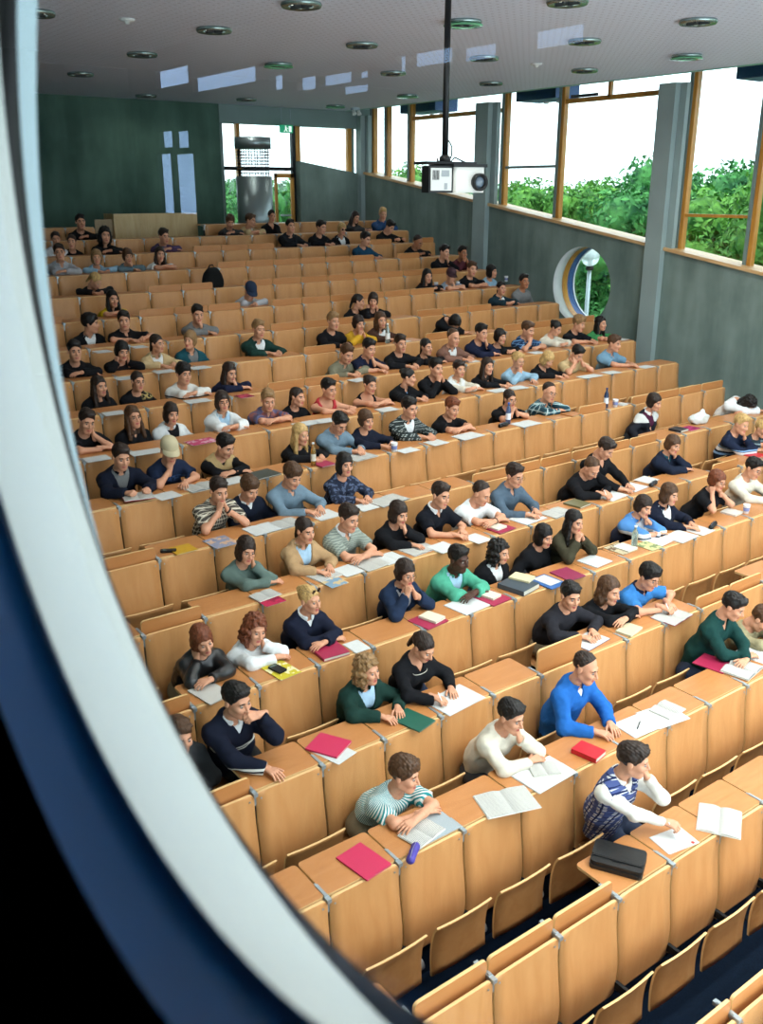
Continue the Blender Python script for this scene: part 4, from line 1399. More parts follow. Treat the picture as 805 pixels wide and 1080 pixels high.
    # head of hair, cap, glasses
    def onhead(o):
        o.location = tuple(float(q) for q in hp)
        o.rotation_euler = R.to_euler()
        o.scale = tuple(float(q) for q in fw)
        return o
    st = p['hair']
    if st in CAPM:
        c_ = onhead(link('baseball_cap', ME_CAP, root)); c_.material_slots[0].link = 'OBJECT'; c_.material_slots[0].material = CAPM[st]
        st = 'cap'
    ho = onhead(link('hair', hair_mesh(st, .0062 if near < 9 else .008 if near < 13 else .011), root))
    ho.material_slots[0].link = 'OBJECT'; ho.material_slots[0].material = HAIRM[p['hc']]
    ex = p['ex']
    if 'g' in ex or 's' in ex: onhead(link('glasses', ME_GLASS['s' in ex], root))
    if 'h' in ex:
        g = onhead(link('sunglasses', ME_GLASS[True], root)); g.location = (hp[0], hp[1]+.035, hp[2]+.105)
    if 'w' in ex:
        s = 1 if pose in ('chinL', 'cheekL', 'chin2', 'flat', 'fold') else -1
        E, W = arms[s]
        dv = Vector((W-E).tolist()).normalized()
        pos = Vector((E+(W-E)*.93).tolist())
        M_ = Matrix.Translation(pos) @ dv.to_track_quat('Z', 'Y').to_matrix().to_4x4()
        MB().lathe([(.030, -.010), (.035, -.008), (.035, .008), (.030, .010)], 16, 0, M_).build('wrist_watch', M_BLACK, root)
    if 'n' in ex:
        cpt = [N+V3(.075*math.sin(t), -.055-.05*math.cos(t*.5), -.03-.07*math.cos(t*.5)) for t in np.linspace(-1.6, 1.6, 9)]
        MB().tube([tuple(float(a) for a in q) for q in cpt], .003, 5).build('necklace', mat('pale_beads', '#d8d2c4', .4), root)
    if pose in ('write', 'writeL'):
        E, W = arms[-1]
        tip = Vector((W+V3(.02, -.10, -.028)).tolist()); tip.z = .006
        tag(MB().tube([tip, tip+Vector((-.01, .03, .07)), tip+Vector((-.02, .06, .13))], [.0015, .0045, .0045], 6).build('pen', mat('pen_plastic', '#e8e8ea', .3), None, tuple(O)),
            'pale pen held in the writing hand of the '+' '.join(p['short'].split(' with ')[0].split()[:7]), 'pen')
    if pose == 'penup':
        W = arms[1][1]
        c0 = Vector((hp+Rn @ V3(.01, -.105, -.068)).tolist())
        tag(MB().tube([c0, Vector((W+V3(-.085, -.02, .01)).tolist())], .0045, 6).build('pen', mat('pen_plastic', '#e8e8ea', .3), None, tuple(O)),
            'pale pen at the mouth of the man in navy sweater with white stripes', 'pen')
    return root, arms, hp


PERSONS = []
for n, p in enumerate(PP):
    r = make_person(p, n*7+3)
    PERSONS.append((p, *r))

# ---------------------------------------------------------------- things on the desks
def desk(k, u, v, dz=0.0): return at(u, v, 2, TOP[k]+.009+dz)


M_COVER = {}


def cover(c):
    n = 'cover_'+c.strip('#')
    return mat(n, c, .42, spec=.4)


def text_mat():
    if 'printed_page' in MATS: return MATS['printed_page']
    m = mat('printed_page', '#e6e5dd', .75)
    nt = m.node_tree; b = nt.nodes['Principled BSDF']
    tc = nt.nodes.new('ShaderNodeTexCoord'); sp = nt.nodes.new('ShaderNodeSeparateXYZ'); nt.links.new(tc.outputs['Object'], sp.inputs[0])
    w = nt.nodes.new('ShaderNodeMath'); w.operation = 'MULTIPLY'; w.inputs[1].default_value = 520; nt.links.new(sp.outputs['Y'], w.inputs[0])
    s = nt.nodes.new('ShaderNodeMath'); s.operation = 'SINE'; nt.links.new(w.outputs[0], s.inputs[0])
    n = nt.nodes.new('ShaderNodeTexNoise'); n.inputs['Scale'].default_value = 55; nt.links.new(tc.outputs['Object'], n.inputs['Vector'])
    a = nt.nodes.new('ShaderNodeMath'); a.operation = 'MULTIPLY'; nt.links.new(s.outputs[0], a.inputs[0]); nt.links.new(n.outputs['Fac'], a.inputs[1])
    g = nt.nodes.new('ShaderNodeMath'); g.operation = 'GREATER_THAN'; g.inputs[1].default_value = .15; nt.links.new(a.outputs[0], g.inputs[0])
    mx = nt.nodes.new('ShaderNodeMix'); mx.data_type = 'RGBA'; nt.links.new(g.outputs[0], mx.inputs[0])
    mx.inputs[6].default_value = (*srgb('#cbcac3'), 1); mx.inputs[7].default_value = (*srgb('#8d8f90'), 1)
    nt.links.new(mx.outputs[2], b.inputs['Base Color'])
    return m


def thing(name, P, rz, label, cat, group=None):
    return tag(empty(name, tuple(P), math.radians(rz)), label, cat, group)


def book(P, rz, c, label, w=.17, d=.24, t=.028, name='book', cat='book'):
    o = thing(name, P, rz, label, cat)
    MB().box(-w/2+.004, w/2-.004, -d/2+.004, d/2-.004, .003, t-.003).build('pages', M_PAGES, o)
    MB().plate(w, d, .003, .006, 0, 0, None, 3, (0, 0, .0015)).plate(w, d, .003, .006, 0, 0, None, 3, (0, 0, t-.0015)).box(-w/2, -w/2+.004, -d/2, d/2, .001, t-.001).build('cover', cover(c), o)
    return o


def notebook(P, rz, c, label, w=.21, d=.297, t=.012): return book(P, rz, c, label, w, d, t, 'notebook', 'notebook')


def paper(P, rz, label, w=.21, d=.297, t=.003, m=None):
    ms = m or M_WHITE
    o = tag(MB().box(-w/2, w/2, -d/2, d/2, 0, t*.5).box(-w/2+.004, w/2+.005, -d/2-.006, d/2-.004, t*.5, t).build('paper', ms, None, tuple(P)), label, 'paper')
    o.rotation_euler = (0, 0, math.radians(rz))
    return o


def openbook(P, rz, label, w=.30, d=.22, t=.022, c='#d8d5c8', name='open_book', pm=None):
    o = thing(name, P, rz, label, 'book')
    for s, nm in ((-1, 'page_block'), (1, 'page_block')):
        m = MB()
        n = 8
        vs = []
        for j in range(n+1):
            q = j/n
            x = s*w/2*q
            z = .004+t*(math.sin(min(1, q*2.2)*math.pi/2)*(1-q*.75)) if q > 0 else .004
            vs += [(x, -d/2, z), (x, d/2, z), (x, d/2, .003), (x, -d/2, .003)]
        fs = []
        for j in range(n):
            for e in range(4): fs.append((j*4+e, j*4+(e+1) % 4, (j+1)*4+(e+1) % 4, (j+1)*4+e))
        fs += [(0, 1, 2, 3), (n*4+3, n*4+2, n*4+1, n*4)]
        m.add(vs, fs, 0, False)
        m.build(nm, pm or text_mat(), o)
    MB().box(-w/2-.004, w/2+.004, -d/2-.003, d/2+.003, 0, .003).build('cover', cover(c), o)
    return o


def bottle(P, c, label, h=.23, r=.033, capc='#2c5fae', labc=None):
    o = thing('bottle', P, 0, label, 'bottle')
    m = mat('bottle_'+c.strip('#'), c, .08, spec=.6, trans=.75)
    MB().lathe([(r*.85, 0), (r, .008), (r, h*.62), (r*.8, h*.74), (r*.40, h*.86), (r*.38, h*.93)], 16, 0).build('body', m, o)
    MB().lathe([(r*.46, h*.93), (r*.46, h)], 14).build('cap', mat('cap_'+capc.strip('#'), capc, .4), o)
    if labc: MB().lathe([(r*1.02, h*.22), (r*1.02, h*.52)], 16, 0, None, True, False).build('paper_label', mat('blabel_'+labc.strip('#'), labc, .5), o)
    return o


def cup(P, label, c2='#3e4a86'):
    o = thing('paper_cup', P, 0, label, 'cup')
    MB().lathe([(.030, 0), (.032, .002), (.042, .105), (.044, .11), (.041, .108), (.034, .02)], 18).build('body', mat('cup_paper', '#e9e9ec', .5), o)
    MB().lathe([(.0352, .03), (.0398, .075)], 18, 0, None, True, False).build('printed_band', mat('cup_band', '#7c86b4', .5), o)
    return o


def case(P, rz, c, label, L=.21, name='pencil_case'):
    o = thing(name, P, rz, label, 'pencil case')
    V_, Q_ = surface(lambda P_: cap(P_, (-L/2+.03, 0, .026), (L/2-.03, 0, .026), .028)*.9+.004*wob(P_, 45, 2), (-L/2-.03, -.06, -.02), (L/2+.03, .06, .07), .006)
    link('pouch', np_mesh('pouch', V_, Q_, [mat('case_'+c.strip('#'), c, .6)]), o)
    MB().tube([(-L/2+.02, 0, .054), (0, .004, .056), (L/2-.02, 0, .054)], .003, 5).build('zip', mat('zip_grey', '#8b8fa0', .4, .5), o)
    return o


def mag(P, rz, base, c2, label, w=.21, d=.28):
    n = 'magazine_'+base.strip('#')
    if n not in MATS:
        m = pattern(n, base, 'print', c2, None, 2.2); MATS[n] = m
    o = thing('magazine', P, rz, label, 'magazine')
    MB().box(-w/2+.003, w/2-.003, -d/2+.003, d/2-.003, 0, .004).build('pages', M_PAGES, o)
    MB().plate(w, d, .002, .004, 0, 0, None, 2, (0, 0, .005)).build('cover', MATS[n], o)
    return o


A = -4      # desks run along x, things lie roughly square to them
PINK, MAG, RED = '#c42b55', '#a3284c', '#c41f2c'
# first desk row
o = thing('briefcase', desk(1, 652, 910), -60, 'black leather briefcase lying on the front desk beside the plaid waistcoat', 'briefcase')
MB().plate(.36, .25, .030, .03, 0, 0, None, 4, (0, 0, .016)).plate(.352, .24, .026, .03, 0, 0, None, 4, (.003, .003, .045)).build('body', mat('black_leather', '#141618', .4, spec=.5, bump=.3, nscale=40), o)
MB().plate(.355, .17, .008, .03, 0, 0, None, 4, (0, .036, .062)).box(-.17, .17, -.060, -.050, .025, .065).build('flap', mat('black_leather', '#141618'), o)
MB().box(-.03, .03, -.073, -.066, .04, .058).build('clasp', M_DSTEEL, o)
o = paper(desk(1, 711, 886), -10, 'white sheet with small red mark under the writing hand in front', .28, .20)
mr = MB().box(.09, .115, -.095, -.07, .0031, .0036).build('red_mark', mat('print_red', '#c0352d', .6), o)
openbook(desk(1, 759, 866, .0), 122, 'open ring notebook with printed pages at the front right', .30, .33, .022)
# second
notebook(desk(2, 384, 909), 8, PINK, 'pink notebook alone on the nearest left desk', .22, .30)
o = tag(MB().plate(.33, .24, .006, .01, 0, 0).build('folder', mat('grey_folder', '#9fa9ae', .4), None, tuple(desk(2, 456, 872, .003))), 'grey plastic folder under the open book of the teal striped T-shirt man', 'folder')
openbook(desk(2, 445, 878, .006), 12, 'small open book before the man in teal striped T-shirt', .27, .20, .018)
case(desk(2, 436, 903), 38, '#4a3f96', 'purple pencil case on the front desk edge', .20)
openbook(desk(2, 535, 846), -18, 'large open newsletter lying across the front desk edge', .41, .27, .018, '#e0e0da', 'open_booklet')
paper(desk(2, 574, 817), 3, 'white writing pad before the man in cream sweatshirt', .42, .28, .008)
openbook(desk(2, 574, 811, .010), -25, 'small open book on the white pad of the cream sweatshirt man', .22, .17, .016)
book(desk(2, 621, 795), 12, RED, 'thick bright red book on the empty desk beside the cream sweatshirt man', .16, .22, .04)
o = paper(desk(2, 673, 765), -4, 'white writing pad with a dark pen before the royal blue sweater', .33, .25, .006)
tag(MB().tube([(-.06, 0, .004), (.05, .0, .004), (.075, .0, .004)], [.005, .005, .0015], 7).build('pen', M_BLACK, None, tuple(desk(2, 674, 765, .008))), 'dark pen lying on the white pad before the royal blue sweater', 'pen').rotation_euler = (0, 0, .5)
paper(desk(2, 699, 755), -8, 'loose white papers under the open book beside the royal blue sweater', .34, .28, .005)
openbook(desk(2, 704, 749, .006), 6, 'thick open book on loose papers beside the royal blue sweater', .25, .20, .028)
notebook(desk(2, 753, 700), 10, MAG, 'dark magenta folder on the desk of the dark green shirt man', .26, .30, .008)
openbook(desk(2, 783, 706, .008), 10, 'thick open book on the desk of the dark green shirt man', .34, .26, .04)
paper(desk(2, 795, 690), 10, 'white papers at the right edge near the dark green shirt man', .25, .30)
# third
notebook(desk(3, 347, 787), 28, PINK, 'bright pink notebook on papers between navy stripes and green blazer', .24, .27, .016)
paper(desk(3, 352, 793), 15, 'white sheet peeping out beneath the bright pink notebook', .2, .27, .002)
notebook(desk(3, 436, 760), 14, '#1f5a4a', 'dark green notebook under the hands of the green blazer woman', .21, .29)
openbook(desk(3, 480, 738), 6, 'open writing pad of the woman in black cardigan', .42, .29, .008, '#d5d5d8', 'open_pad', M_WHITE)
o = openbook(desk(3, 622, 676), 8, 'open notes with blue cover in front of the charcoal sweater man', .34, .22, .010, '#2c3f78', 'open_pad', M_WHITE)
book(desk(3, 664, 665), 12, '#cfc6a6', 'thin cream book in front of the long haired man', .24, .16, .018)
openbook(desk(3, 709, 650), 8, 'open notes with pink edge under the hands of the blue polo man', .36, .26, .010, MAG, 'open_pad')
# fourth
notebook(desk(4, 222, 731), 10, '#c9c6c0', 'pale notebook with red edge before the leather jacket', .22, .30, .010)
mag(desk(4, 297, 707), 6, '#c8b838', '#e8e0b0', 'yellow magazine beside the curly auburn hair')
o = thing('calculator', desk(4, 293, 706, .008), 12, 'black pocket calculator on the yellow magazine', 'calculator')
MB().plate(.085, .15, .014, .012, 0, 0, None, 3, (0, 0, .008)).build('body', M_BLACK, o)
MB().box(-.032, .032, .035, .062, .0151, .016).build('display', mat('lcd_grey', '#59675f', .2), o)
notebook(desk(4, 347, 687), -4, MAG, 'magenta notebook beside the blonde woman with sunglasses', .25, .29, .028)
paper(desk(4, 376, 682), 0, 'small white leaflet beside the magenta notebook', .15, .2, .006)
notebook(desk(4, 452, 655), 8, MAG, 'magenta folder before the woman in ink blue jacket', .27, .26, .008)
book(desk(4, 456, 652, .010), 14, '#d8d2bd', 'cream book on the magenta folder near the ink blue jacket', .15, .2, .022)
openbook(desk(4, 494, 638), 6, 'open writing pad before the mint green cardigan', .36, .29, .006, '#d0d3d6', 'open_pad', M_WHITE)
notebook(desk(4, 519, 631), 6, MAG, 'magenta folder beside the open pad of the mint green cardigan', .26, .28, .008)
book(desk(4, 516, 628, .010), 12, '#ddd6c2', 'cream book on the magenta folder beside the mint cardigan', .14, .2, .02)
book(desk(4, 547, 620), 12, '#3f4a54', 'dark ring binder before the black curls', .28, .31, .05, 'ring_binder', 'binder')
book(desk(4, 551, 610, .052), 20, '#d9cda6', 'cream book on top of the dark ring binder', .16, .22, .02)
notebook(desk(4, 578, 614), 4, '#2e5fa0', 'blue folder before the short dark fringe', .24, .30, .010)
paper(desk(4, 577, 612, .012), 4, 'white sheet lying on the blue folder', .16, .22, .002)
notebook(desk(4, 599, 606), -2, '#8f2f50', 'wine red folder between the blue folder and the writing pad', .24, .28, .010)
paper(desk(4, 627, 592), 5, 'white writing pad before the olive top', .27, .26, .008)
mag(desk(4, 655, 579), 2, '#b7aa8c', '#6f5b4b', 'brown printed booklet left of the clear water bottle', .26, .27)
book(desk(4, 660, 578, .006), 6, '#e1dccd', 'pale book on the brown printed booklet', .18, .2, .015)
bottle(desk(4, 669, 577), '#c9dcd4', 'clear plastic water bottle on the desk before the sport jacket', .25, .034, '#dfe6ea')
mag(desk(4, 685, 576), 0, '#c0c08a', '#7f8c64', 'greenish leaflet right of the clear water bottle', .2, .24)
paper(desk(4, 692, 570), 8, 'white papers before the woman in navy sport jacket', .26, .28, .004)
openbook(desk(4, 718, 566), 6, 'open pad before the dark blazer at the right', .34, .26, .008, '#b9c3cc', 'open_pad', M_WHITE)
paper(desk(4, 737, 559), 5, 'white sheet beside the hand of the dark blazer woman', .26, .27, .003)
case(desk(4, 752, 556), 20, '#15171a', 'black pencil case beside the dark blazer woman', .22)
book(desk(4, 772, 541), 8, '#cfc8c0', 'small book with red edge beside the white cup', .2, .2, .02)
cup(desk(4, 787, 541), 'white paper cup before the cream sweater at the right edge')
# fifth
mag(desk(5, 283, 632), 4, '#b92f50', '#8c2440', 'pink booklet before the grey-green sweater')
openbook(desk(5, 280, 628, .010), 8, 'small open book on the pink booklet', .24, .17, .014)
openbook(desk(5, 343, 607), 8, 'open book before the camel cardigan', .28, .22, .014)
mag(desk(5, 352, 614), 4, '#7f9bb0', '#c9b28a', 'colourful magazine under the open book of the camel cardigan woman', .2, .22)
paper(desk(5, 367, 602), 6, 'white notes beside the camel cardigan', .22, .24, .006)
openbook(desk(5, 393, 594), 6, 'open pad before the grey-green checked shirt', .34, .27, .008, '#c5c9c6', 'open_pad')
openbook(desk(5, 412, 589), 4, 'second open pad right of the checked shirt', .26, .25, .008, '#c5c9c6', 'open_pad', M_WHITE)
openbook(desk(5, 441, 579), 6, 'open notebook before the woman in black beside the polo', .34, .26, .010, '#c9ccca')
paper(desk(5, 467, 578), 5, 'white pad before the black polo', .24, .24, .010)
paper(desk(5, 503, 568), 4, 'loose white sheet right of the black polo', .2, .25, .003)
notebook(desk(5, 529, 558), 6, MAG, 'magenta notebook before the white T-shirt man', .26, .2, .010)
book(desk(5, 524, 556, .012), 8, '#e0dac8', 'cream book on the magenta notebook before the white T-shirt', .16, .17, .018)
openbook(desk(5, 557, 547), 6, 'open pad before the slate blue shirt', .36, .26, .008, '#b8c4cc', 'open_pad', M_WHITE)
openbook(desk(5, 588, 541), 6, 'open printed book right of the slate blue shirt', .34, .24, .016)
book(desk(5, 609, 532), 8, '#6f6a4a', 'olive covered book beside the writing man', .22, .24, .02)
openbook(desk(5, 645, 523), 8, 'open pad under the writing hand of the thin haired man', .34, .26, .008, '#c0c8c4', 'open_pad', M_WHITE)
openbook(desk(5, 668, 514), 8, 'open notes before the tall man in black', .30, .25, .010, '#9aa7b5', 'open_pad', M_WHITE)
case(desk(5, 689, 512), 18, '#23272c', 'dark pencil case on the desk left of the navy cardigan', .20)
paper(desk(5, 682, 506), 8, 'white sheets behind the dark pencil case', .25, .22, .003)
notebook(desk(5, 795, 480), 4, RED, 'red folder before the blond man in banded sweater', .24, .26)
# sixth
notebook(desk(6, 193, 580), 2, '#c99a26', 'orange-yellow notebook on the left desk', .22, .2, .012)
o = thing('mobile_phone', desk(6, 178, 582), 60, 'black mobile phone left of the orange-yellow notebook', 'phone')
MB().plate(.055, .15, .022, .014, 0, 0, None, 4, (0, 0, .012)).build('body', M_BLACK, o)
MB().box(-.02, .02, .02, .05, .0231, .0236).build('display', mat('lcd_grey', '#59675f', .2), o)
mag(desk(6, 233, 572), 4, '#8b8ea2', '#c8a58c', 'picture magazine before the brown plaid shirt', .25, .28)
openbook(desk(6, 277, 558), 4, 'open pad before the white collared navy sweater', .32, .26, .008, '#b7bcc0', 'open_pad', M_WHITE)
openbook(desk(6, 303, 552), 6, 'open book before the blue-grey shirt with brown fringe', .28, .24, .012)
paper(desk(6, 342, 543), 4, 'white sheet right of the blue-grey shirt with brown fringe', .28, .26, .003)
paper(desk(6, 385, 535), 6, 'folded white sheet before the patterned blouse', .22, .22, .006)
openbook(desk(6, 410, 528), 10, 'open magazine right of the patterned blouse', .42, .26, .012, '#9a978a', 'open_magazine')
book(desk(6, 716, 454), 4, '#23272f', 'dark book right of the woman with white collar', .2, .2, .03)
mag(desk(6, 728, 452), 4, '#b03a6a', '#7d2a52', 'pink leaflet right of the dark book', .26, .2)
# seventh
o = openbook(desk(7, 146, 524, .03), -12, 'booklet with bright red page held by the dark navy jacket', .30, .22, .02, '#b5213f')
paper(desk(7, 176, 523), 6, 'white papers before the beige cap', .24, .22, .006)
openbook(desk(7, 212, 514), 6, 'open thick book beside the beige cap', .34, .24, .024)
paper(desk(7, 246, 507), 4, 'white notes before the sand vest', .26, .22, .006)
notebook(desk(7, 277, 501), 8, '#3c4642', 'dark grey folder right of the sand vest', .34, .26, .016)
bottle(desk(7, 331, 491), '#d9b05a', 'small juice bottle before the long blonde hair', .27, .030, '#e4e6ea', '#e2dccb')
book(desk(7, 342, 490), 4, MAG, 'magenta book right of the juice bottle', .2, .2, .015)
openbook(desk(7, 381, 482), 8, 'open book before the reading man with glasses', .34, .24, .014)
cup(desk(7, 416, 476), 'white paper cup before the dark navy top')
paper(desk(7, 430, 475), 4, 'white papers right of the paper cup in the middle', .25, .18, .004)
paper(desk(7, 460, 467), 4, 'white pad before the checked shirt in black and white', .24, .22, .006)
openbook(desk(7, 494, 460), 6, 'open pad before the red haired man', .38, .24, .008, '#c2cacc', 'open_pad', M_WHITE)
bottle(desk(7, 536, 447), '#5f86c4', 'blue water bottle before the woman with hands at her mouth', .29, .034, '#2c5fae', '#dfe3ea')
case(desk(7, 531, 450), 10, '#17191c', 'black pencil case beside the blue water bottle', .20)
openbook(desk(7, 555, 447), 4, 'open pad before the teal plaid shirt', .36, .24, .008, '#bcc6cb', 'open_pad', M_WHITE)
book(desk(7, 603, 437), 8, '#b5743a', 'orange-brown book beside the teal plaid shirt', .24, .2, .012)
bottle(desk(7, 639, 430), '#3b5f9a', 'dark blue water bottle alone on an empty desk', .29, .034, '#23386a', '#e0e4ea')
cup(desk(7, 649, 429), 'paper cup beside the dark blue bottle')
paper(desk(7, 656, 427), 6, 'crumpled white paper right of the dark blue bottle', .12, .12, .02)
# white plastic bag
V_, Q_ = surface(lambda P_: smin(ell(P_, (0, 0, .06), (.17, .11, .075)), cap(P_, (.05, 0, .1), (.10, .02, .17), .05, .02), .06)+.016*wob(P_, 22, 4)+.006*wob(P_, 60, 1), (-.24, -.18, -.03), (.24, .18, .24), .012)
tag(link('plastic_bag', np_mesh('plastic_bag', V_, Q_, [mat('white_plastic_film', '#d5dad8', .35)]), None, tuple(desk(6, 737, 446))), 'crumpled white plastic bag on an empty desk at right', 'bag')
# black rucksack standing on a desk near the top
o = thing('rucksack', (7.08, yk(13)+.22, TOP[13]+.009), 5, 'black bag standing on a desk right of the white shirt', 'bag')
V_, Q_ = surface(lambda P_: smin(ell(P_, (0, 0, .15), (.18, .11, .17)), cap(P_, (-.09, 0, .02), (.09, 0, .02), .09), .08)+.008*wob(P_, 20, 4), (-.26, -.18, -.08), (.26, .18, .42), .014)
link('body', np_mesh('body', V_, Q_, [mat('black_nylon', '#0f1012', .8, spec=.2)]), o)
MB().tube([(-.06, .02, .30), (-.03, .02, .35), (.03, .02, .35), (.06, .02, .30)], .012, 6).build('carry_strap', mat('black_nylon', '#0f1012'), o)
# farther desks
for k, u, v, lab, w in ((8, 102, 484, 'white papers before the man with chin on hand at the far left', .26), (8, 154, 477, 'white pad right of the woman with glasses and black cardigan', .34),
                        (8, 322, 447, 'white papers beside the woman in black next to the red tank top', .3), (8, 342, 444, 'white pad before the red tank top', .26),
                        (8, 408, 432, 'white papers right of the black tank top', .26), (8, 526, 412, 'white pad right of the long haired woman in black cardigan', .3),
                        (8, 546, 409, 'white sheets before the blonde in light blue', .26), (8, 622, 397, 'white papers beside the beige shirt', .4), (8, 645, 393, 'white pad left of the steel blue shirt', .26),
                        (8, 681, 387, 'folded paper at the row end by the column', .26), (9, 120, 436, 'white sheets before the two dark women at the far left', .24),
                        (9, 208, 423, 'white notes right of the banded white sweater', .3), (9, 566, 372, 'white sheet before the blue checked shirt', .24), (9, 655, 358, 'pale paper right of the green top', .2),
                        (10, 133, 399, 'white sheet before the woman with both hands at her cheek', .26), (10, 173, 392, 'white pad before the beige jacket', .26), (10, 210, 388, 'white pad before the teal denim jacket', .26),
                        (10, 424, 360, 'pale paper right of the wavy brown hair', .2), (11, 108, 371, 'pale green sheet between the two men in black', .2), (11, 147, 366, 'small white paper right of the black shirt', .18),
                        (9, 378, 401, 'white sheet before the khaki jacket', .24), (9, 497, 381, 'pale paper right of the rose-brown cardigan', .2)):
    paper(desk(k, u, v), random.uniform(-6, 8), lab, w, .2, .006)
mag(desk(8, 213, 466), 4, '#b9486a', '#d5a0ae', 'pink folder before the bob in white jacket', .34, .22)
mag(desk(9, 258, 418), 4, '#b9485a', '#7c2a3c', 'red booklet before the navy jacket with long straight hair', .2, .2)
paper(at(423, 252, 2, TOP[15]+.01), 20, 'pale blue newspaper held by the reading man near the top', .36, .26, .004, mat('pale_blue_paper', '#b9d3e6', .7))
for k, u, v, lab in ((12, 460, 304, 'white paper cup before the long black hair'), (12, 483, 303, 'white paper cup left of the black T-shirt'), (12, 534, 297, 'white paper cup behind the dark blazer near the round window')):
    cup(desk(k, u, v), lab)
bottle(desk(10, 409, 362), '#cfe0dc', 'pale bottle before the wavy brown hair', .30, .036, '#e8eef0', '#e9ecec')

# ---------------------------------------------------------------- ceiling lights
M_CHROME = mat('chrome_ring', '#9fb0ac', .25, .8)
M_GRIM = mat('green_glass_rim', '#7fd0a0', .15, trans=.3)
M_DIFF = mat('lamp_glass', '#e9eee6', .3, emit=(1, .98, .9), estr=1.6)
ME_LR = MB().lathe([(.13, -.035), (.20, -.045), (.215, -.02), (.205, 0), (.15, 0), (.13, -.035)], 32, 0, None, True, False).mesh('ring', M_CHROME)
ME_LG = MB().lathe([(.13, -.055), (.225, -.055), (.225, -.048), (.13, -.048), (.13, -.055)], 32, 0, None, True, False).mesh('glass_rim', M_GRIM)
ME_LD = MB().lathe([(.005, -.012), (.13, -.012)], 24, 0, None, False, True).mesh('diffuser', M_DIFF)
ME_LB = MB()
for q in range(2): ME_LB.box(-.13, .13, -.008, .008, -.05, -.015, 0, Matrix.Rotation(q*math.pi/2+.4, 4, 'Z'))
ME_LB = ME_LB.mesh('spring_clips', M_DSTEEL)
sc_ = (ZC-CAM[2])/2.1
GX = [1.7+2.07*n for n in range(6)]
lights = []
for u, v in ((37, 12), (85, 77), (150, 56), (154, 100), (226, 30), (294, 67), (318, 3), (382, 46), (489, 22), (511, 60), (430, 100), (415, 76), (518, 87),
             (617, 42), (617, 73), (737, 21), (725, 58), (599, 0), (260, 104), (354, 111)):
    q = at(u, v, 2, ZC); lights.append((float(q[0]), float(q[1])))
for x in (3.4, 5.6, 7.7, 9.8, 11.9):  # further downlights over the front, added to light the nearest rows
    for y in (3.9, 2.0, .1, -1.9, -3.9):
        if min(math.hypot(x-a, y-b) for a, b in lights) > 1.3: lights.append((x, y))
lamp = bpy.data.lights.new('downlight', 'AREA')
lamp.shape = 'DISK'; lamp.size = .24; lamp.energy = LAMP_W; lamp.color = (1.0, .965, .91)
lamp.spread = math.radians(150)
lamp_dim = lamp.copy(); lamp_dim.energy = LAMP_W*.25
lamp_front_boost = lamp.copy(); lamp_front_boost.energy = LAMP_W*3.0  # unseen front downlights made stronger to brighten ceiling and front panels
for n, (x, y) in enumerate(lights):
    o = tag(empty('ceiling_light', (x, y, ZC)), 'round chrome downlight recessed in the grey ceiling', 'ceiling light', 'downlights in the pierced ceiling')
    link('ring', ME_LR, o); link('diffuser', ME_LD, o); link('spring_clips', ME_LB, o)
    if n in (8, 10, 16, 19, 5): link('glass_rim', ME_LG, o)
    lo_ = bpy.data.objects.new('lamp', lamp_front_boost if y < -1.5 else lamp if y < 6.5 else lamp_dim); COL.objects.link(lo_); lo_.parent = o; lo_.location = (0, 0, -.06)

# ---------------------------------------------------------------- video projector hanging from the ceiling
PY = 4.6
pa, pb = at(474, 150, 1, PY), at(474, 190, 1, PY)
o = thing('projector', (float(pb[0]), PY, float(pb[2])), 0, 'white video projector hanging from a black ceiling pole', 'projector')
Mp = Matrix.Rotation(math.radians(-8), 4, 'Z')
M_PROJ = mat('projector_white', '#dcdad4', .45)
MB().plate(.36, .46, .24, .03, 0, 0, Mp, 4, (.10, 0, 0)).box(-.07, .27, -.235, -.228, -.10, -.05, 0, Mp).build('housing', M_PROJ, o)
MB().box(-.10, .30, -.24, .24, .12, .15, 0, Mp).box(-.30, .30, -.05, .2, .15, .175, 0, Mp).build('mount_plate', M_BLACK, o)
ML = Mp @ Matrix.Translation((.20, -.23, -.02)) @ Matrix.Rotation(math.pi/2, 4, 'X')
MB().lathe([(.085, 0), (.085, .05), (.07, .06), (.066, .02)], 24, 0, ML).lathe([(.06, .018), (.045, .035), (.01, .042)], 20, 1, ML).build('lens', [M_BLACK, mat('lens_glass', '#5c6a78', .05, spec=.8)], o)
m = MB().box(-.36, -.08, -.20, -.06, -.12, .13, 0, Mp).box(-.34, -.10, -.205, -.199, -.10, .11, 1, Mp)
for q in range(5): m.box(-.32+q*.016, -.312+q*.016, -.209, -.2045, .0, .09, 0, Mp)
m.box(-.22, -.13, -.208, -.2045, .03, .09, 2, Mp).box(-.185, -.15, -.208, -.2045, -.09, -.03, 2, Mp)
m.build('connection_box', [M_BLACK, mat('box_grey_face', '#d3d4d0', .5), mat('panel_grey', '#9aa0a4', .5)], o)
MB().tube([(-.02, .05, .15), (-.02, .05, ZC-float(pb[2])+.05)], .032, 14).lathe([(.06, .15), (.055, .22), (.034, .24)], 16, 0, Matrix.Translation((-.02, .05, 0))).build('ceiling_pole', M_BLACK, o)
MB().tube([(.03, .05, .17), (.06, .04, .24), (.05, .03, .32), (.02, .05, .38)], .008, 6).tube([(.05, .05, .17), (.10, .04, .22), (.18, .03, .19), (.25, 0, .16)], .008, 6).tube([(-.10, .05, .17), (-.16, .0, .2), (-.24, -.1, .17)], .010, 6).build('cables', M_BLACK, o)

